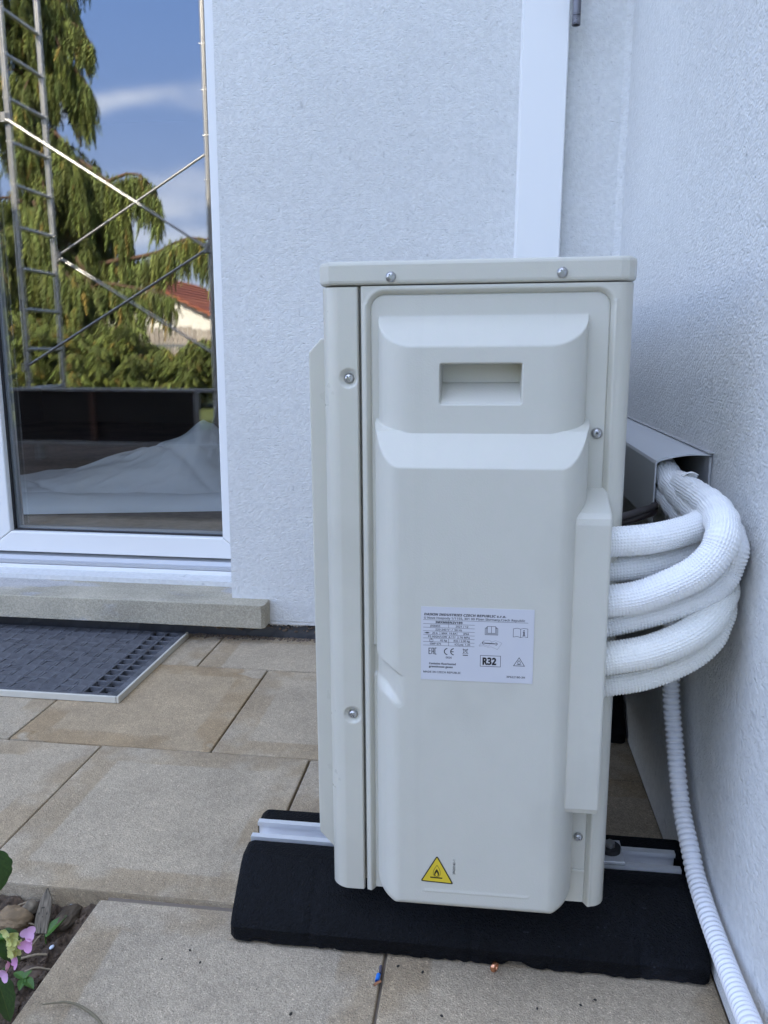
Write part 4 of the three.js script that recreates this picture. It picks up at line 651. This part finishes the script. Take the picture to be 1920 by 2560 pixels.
  for (let k = 0; k < 74; k++) { const y = 0.9 + 7.6 * (k + r()) / 74, t = y / 8.6; let len = y > 4.9 ? 0.95 - 0.06 * (y - 4.9) : lerp(2.3, 0.75, clamp((y - 1.2) / 3.4)); len *= 0.6 + 0.55 * r(); arm(y, r() * 6.283, len, len * (0.45 + 0.5 * r()), 0.032 * (1.2 - t), { hang: 0.55 }); }
  const X0 = -7.25, Z0 = 8.75;
  const own = (...p) => p.map(([x, y, z]) => [x - X0, y + 0.11, z - Z0]);
  for (const c of [
    { pts: own([-7.2, 5.75, 8.7], [-6.85, 5.85, 8.68], [-6.5, 5.72, 8.66], [-6.22, 5.42, 8.65]), r: 0.04, d: 2.2, hang: 0.42, w: 0.6 },
    { pts: own([-7.2, 5.35, 8.7], [-6.8, 5.3, 8.66], [-6.48, 5.02, 8.64], [-6.27, 4.75, 8.62]), r: 0.04, d: 2.2, hang: 0.45, w: 0.6 },
    { pts: own([-7.2, 5.1, 8.7], [-6.95, 4.95, 8.6], [-6.85, 4.6, 8.58]), r: 0.03, d: 1.8, hang: 0.3, w: 0.6 },
    { pts: own([-7.2, 3.9, 8.8], [-6.6, 3.75, 8.7], [-6.0, 3.3, 8.6], [-5.75, 2.7, 8.55]), r: 0.06, d: 2.4, hang: 0.9 },
    { pts: own([-7.2, 3.1, 8.8], [-6.4, 3.3, 8.7], [-5.75, 3.5, 8.6], [-5.45, 3.42, 8.55], [-5.2, 3.05, 8.5]), r: 0.06, d: 2.2, hang: 0.62, w: 0.9 },
    { pts: own([-7.2, 4.2, 8.6], [-6.75, 4.05, 8.4], [-6.45, 3.55, 8.3], [-6.3, 2.9, 8.3]), r: 0.05, d: 2.2, hang: 0.8 },
    { pts: own([-7.2, 2.0, 8.8], [-6.2, 2.15, 8.6], [-5.3, 2.28, 8.5], [-4.75, 2.5, 8.45], [-4.25, 2.42, 8.4], [-3.9, 2.2, 8.4]), r: 0.06, d: 2.0, hang: 0.5, w: 0.8 },
    { pts: own([-7.2, 1.6, 8.7], [-6.2, 1.8, 8.3], [-5.4, 1.7, 8.2], [-4.9, 1.6, 8.2]), r: 0.05, d: 1.4, hang: 0.45 },
    { pts: own([-7.2, 1.9, 8.4], [-6.7, 2.1, 7.9], [-6.2, 1.7, 7.7]), r: 0.04, d: 2, hang: 0.9 },
    { pts: own([-7.2, 2.9, 8.5], [-7.0, 3.0, 8.0], [-6.7, 2.5, 7.8]), r: 0.04, d: 2, hang: 0.9 },
  ]) arms.push(c);
  conifer('weeping_conifer', 'tall weeping conifer with drooping yellow-green branches, mirrored in the door', X0, Z0, [[0, 0, 0], [0.06, 2.2, 0], [-0.02, 4.5, 0.02], [0, 8.9, 0]], arms, { seed: 21, tr: 0.17, dens: 125, size: 0.78, fall: 0.97, group: 'garden conifers' });
  // low spreading conifer shrubs in front of the fence
  const shrub = (x, z, w, h, seed, label) => { const ch = [], q = rng(seed); for (let k = 0; k < 26; k++) { const a = q() * 6.283, l = w * (0.45 + 0.6 * q()), c = Math.cos(a), s = Math.sin(a), y = h * (0.35 + 0.65 * q()); ch.push({ pts: [[0, 0.12, 0], [c * l * 0.4, y * 0.9, s * l * 0.4], [c * l * 0.8, y, s * l * 0.8], [c * l, y * 0.82, s * l]], r: 0.02, hang: 0.25 }); } conifer('spreading_conifer', label, x, z, [[0, 0, 0], [0.02, h * 0.4, 0], [0.05, h * 0.7, 0]], ch, { seed, tr: 0.06, dens: 130, size: 0.6, fall: 0.5, group: 'garden conifers' }); };
  shrub(-5.9, 7.6, 1.0, 1.25, 51, 'low spreading conifer at the foot of the weeping conifer, mirrored in the door');
  shrub(-4.7, 7.9, 0.95, 1.05, 52, 'low spreading conifer in the middle of the garden, mirrored in the door');
  shrub(-3.7, 8.1, 0.8, 1.25, 53, 'low spreading conifer nearest the right edge of the door glass');
  shrub(-7.0, 7.2, 0.9, 1.5, 54, 'low spreading conifer in front of the trunk, mirrored in the door');

  // unseen tall clipped hedge behind the camera, placed to block low sky light
  {
    const hd = thing('unseen_hedge', 'unseen evergreen hedge behind the camera, placed to hold back low sky light', 'hedge', [3, -0.11, 8.6]), q = rng(66), n = 26000;
    part(hd, 'hedge_core', rbox(-5.2, 7.2, 0, 3.1, -0.3, 0.35, 0.1), mat(lin(0.06, 0.1, 0.025), 1));
    const im = new THREE.InstancedMesh(blades(77, 10, 0.22, 0.5), needle, n), col = new THREE.Color(); im.name = 'foliage'; im.userData.kind = 'stuff'; im.castShadow = im.receiveShadow = true;
    for (let k = 0; k < n; k++) { const top = q() < 0.12, X = -5.35 + q() * 12.7, Y = top ? 3.05 + q() * 0.22 : 0.05 + q() * 3.15, Z = top ? -0.4 + q() * 0.8 : -0.34 - q() * 0.2; e4.set(-0.9 + q(), q() * 6.28, (q() - 0.5)); m4.compose(v4.set(X, Y + 0.06, Z), q4.setFromEuler(e4), s4.setScalar(0.7 + 0.7 * q())); im.setMatrixAt(k, m4); const b = 0.7 + 0.6 * q(); col.setRGB(0.06 * b, 0.1 * b, 0.025 * b); im.setColorAt(k, col); }
    hd.add(im);
  }

  // neighbours' houses and fences
  const roofC = [[0.34, 0.1, 0.05], [0.3, 0.085, 0.045], [0.38, 0.12, 0.06]].map(c => mat(lin(...c), 0.85));
  function neighbour(label, x0, x1, z0, z1, wall, ridge, over, wm) {
    const t = thing('neighbour_house', label, 'house', [(x0 + x1) / 2, -0.11, z0], 'neighbouring houses'), w = (x1 - x0) / 2, d = z1 - z0;
    const g = new THREE.ExtrudeGeometry(poly([[-w, 0], [w, 0], [w, wall], [0, ridge], [-w, wall]]), { depth: d, bevelEnabled: false }); part(t, 'wall', metricUV(g), wm);
    const q = rng(9), rows = Math.round(Math.hypot(w + over, ridge - wall) / 0.3), sl = (ridge - wall) / w;
    for (const s of [-1, 1]) { const rf = new THREE.Group(); rf.name = 'roof'; t.add(rf); for (let k = 0; k < rows; k++) { const a = (w + over) * k / rows, b = (w + over) * (k + 1) / rows + 0.06, y = e => ridge - e * sl + 0.06; const c = new THREE.ExtrudeGeometry(poly([[s * a, y(a)], [s * b, y(b) + 0.05], [s * b, y(b)], [s * a, y(a) - 0.06]]), { depth: d + 0.5, bevelEnabled: false }); const o = part(rf, 'tile_course', metricUV(c), roofC[Math.floor(q() * 3)]); o.position.z = -0.25; } }
    for (const dx of [-0.9, 0.7]) { const f = part(t, 'window', [rbox(dx, dx + 0.07, 0.7, 1.5, -0.04, 0.03), rbox(dx + 0.63, dx + 0.7, 0.7, 1.5, -0.04, 0.03), rbox(dx + 0.07, dx + 0.63, 1.43, 1.5, -0.04, 0.03), rbox(dx + 0.07, dx + 0.63, 0.7, 0.77, -0.04, 0.03)], M.white); part(f, 'pane', box(dx + 0.07, dx + 0.63, 0.77, 1.43, -0.012, 0.01), mat(lin(0.03, 0.035, 0.04), 0.1)); }
    return t;
  }
  neighbour('white outbuilding with a red tiled gable roof behind the tree, mirrored in the door', -13.6, -7.1, 17.6, 24, 1.62, 3.15, 0.35, mat(lin(0.75, 0.72, 0.64), 0.9));
  neighbour('house with a red tiled roof at the left edge of the door glass', -19.5, -13.6, 16.5, 23, 2.3, 4.4, 0.35, mat(lin(0.4, 0.2, 0.13), 0.9));
  const bf = thing('board_fence', 'weathered grey board fence in front of the white outbuilding, mirrored in the door', 'fence', [-8.5, -0.11, 16.6]);
  const bm = [[0.34, 0.29, 0.24], [0.28, 0.24, 0.2], [0.4, 0.35, 0.29]].map(c => mat(lin(...c), 0.9));
  for (let k = 0; k < 30; k++) { const x = -2.1 + k * 0.13, h = 1.52 + 0.1 * r() - k * 0.004; part(bf, 'board', rbox(x, x + 0.115, 0.03, h, -0.012 + 0.01 * r(), 0.016, 0.004), bm[Math.floor(r() * 3)]); }
  for (const y of [0.35, 1.15]) part(bf, 'rail', rbox(-2.15, 1.82, y, y + 0.08, 0.017, 0.06), bm[1]);
  for (const x of [-2.1, -0.2, 1.7]) part(bf, 'post', rbox(x, x + 0.09, 0, 1.4, 0.061, 0.15), bm[1]);
  const mf = thing('mesh_fence', 'low grey metal panel fence behind the shrubs, mirrored in the door', 'fence', [-7, -0.11, 15.2]);
  const fm = mat(lin(0.13, 0.14, 0.15), 0.5, { metalness: 0.4 });
  for (let k = 0; k < 4; k++) { const x = -4 + k * 2.0; part(mf, 'post', rbox(x - 0.03, x + 0.03, 0, 1.12, -0.03, 0.03), fm); if (k < 3) { part(mf, 'fence_panel', [rbox(x + 0.035, x + 1.965, 0.98, 1.05, -0.02, 0.02), rbox(x + 0.035, x + 1.965, 0.1, 0.72, -0.012, 0.012), ...Array.from({ length: 24 }, (_, i) => box(x + 0.06 + i * 0.08, x + 0.072 + i * 0.08, 0.722, 0.978, -0.005, 0.005))], fm); } }
}
console.log('garden done');


renderer.render(scene, camera);
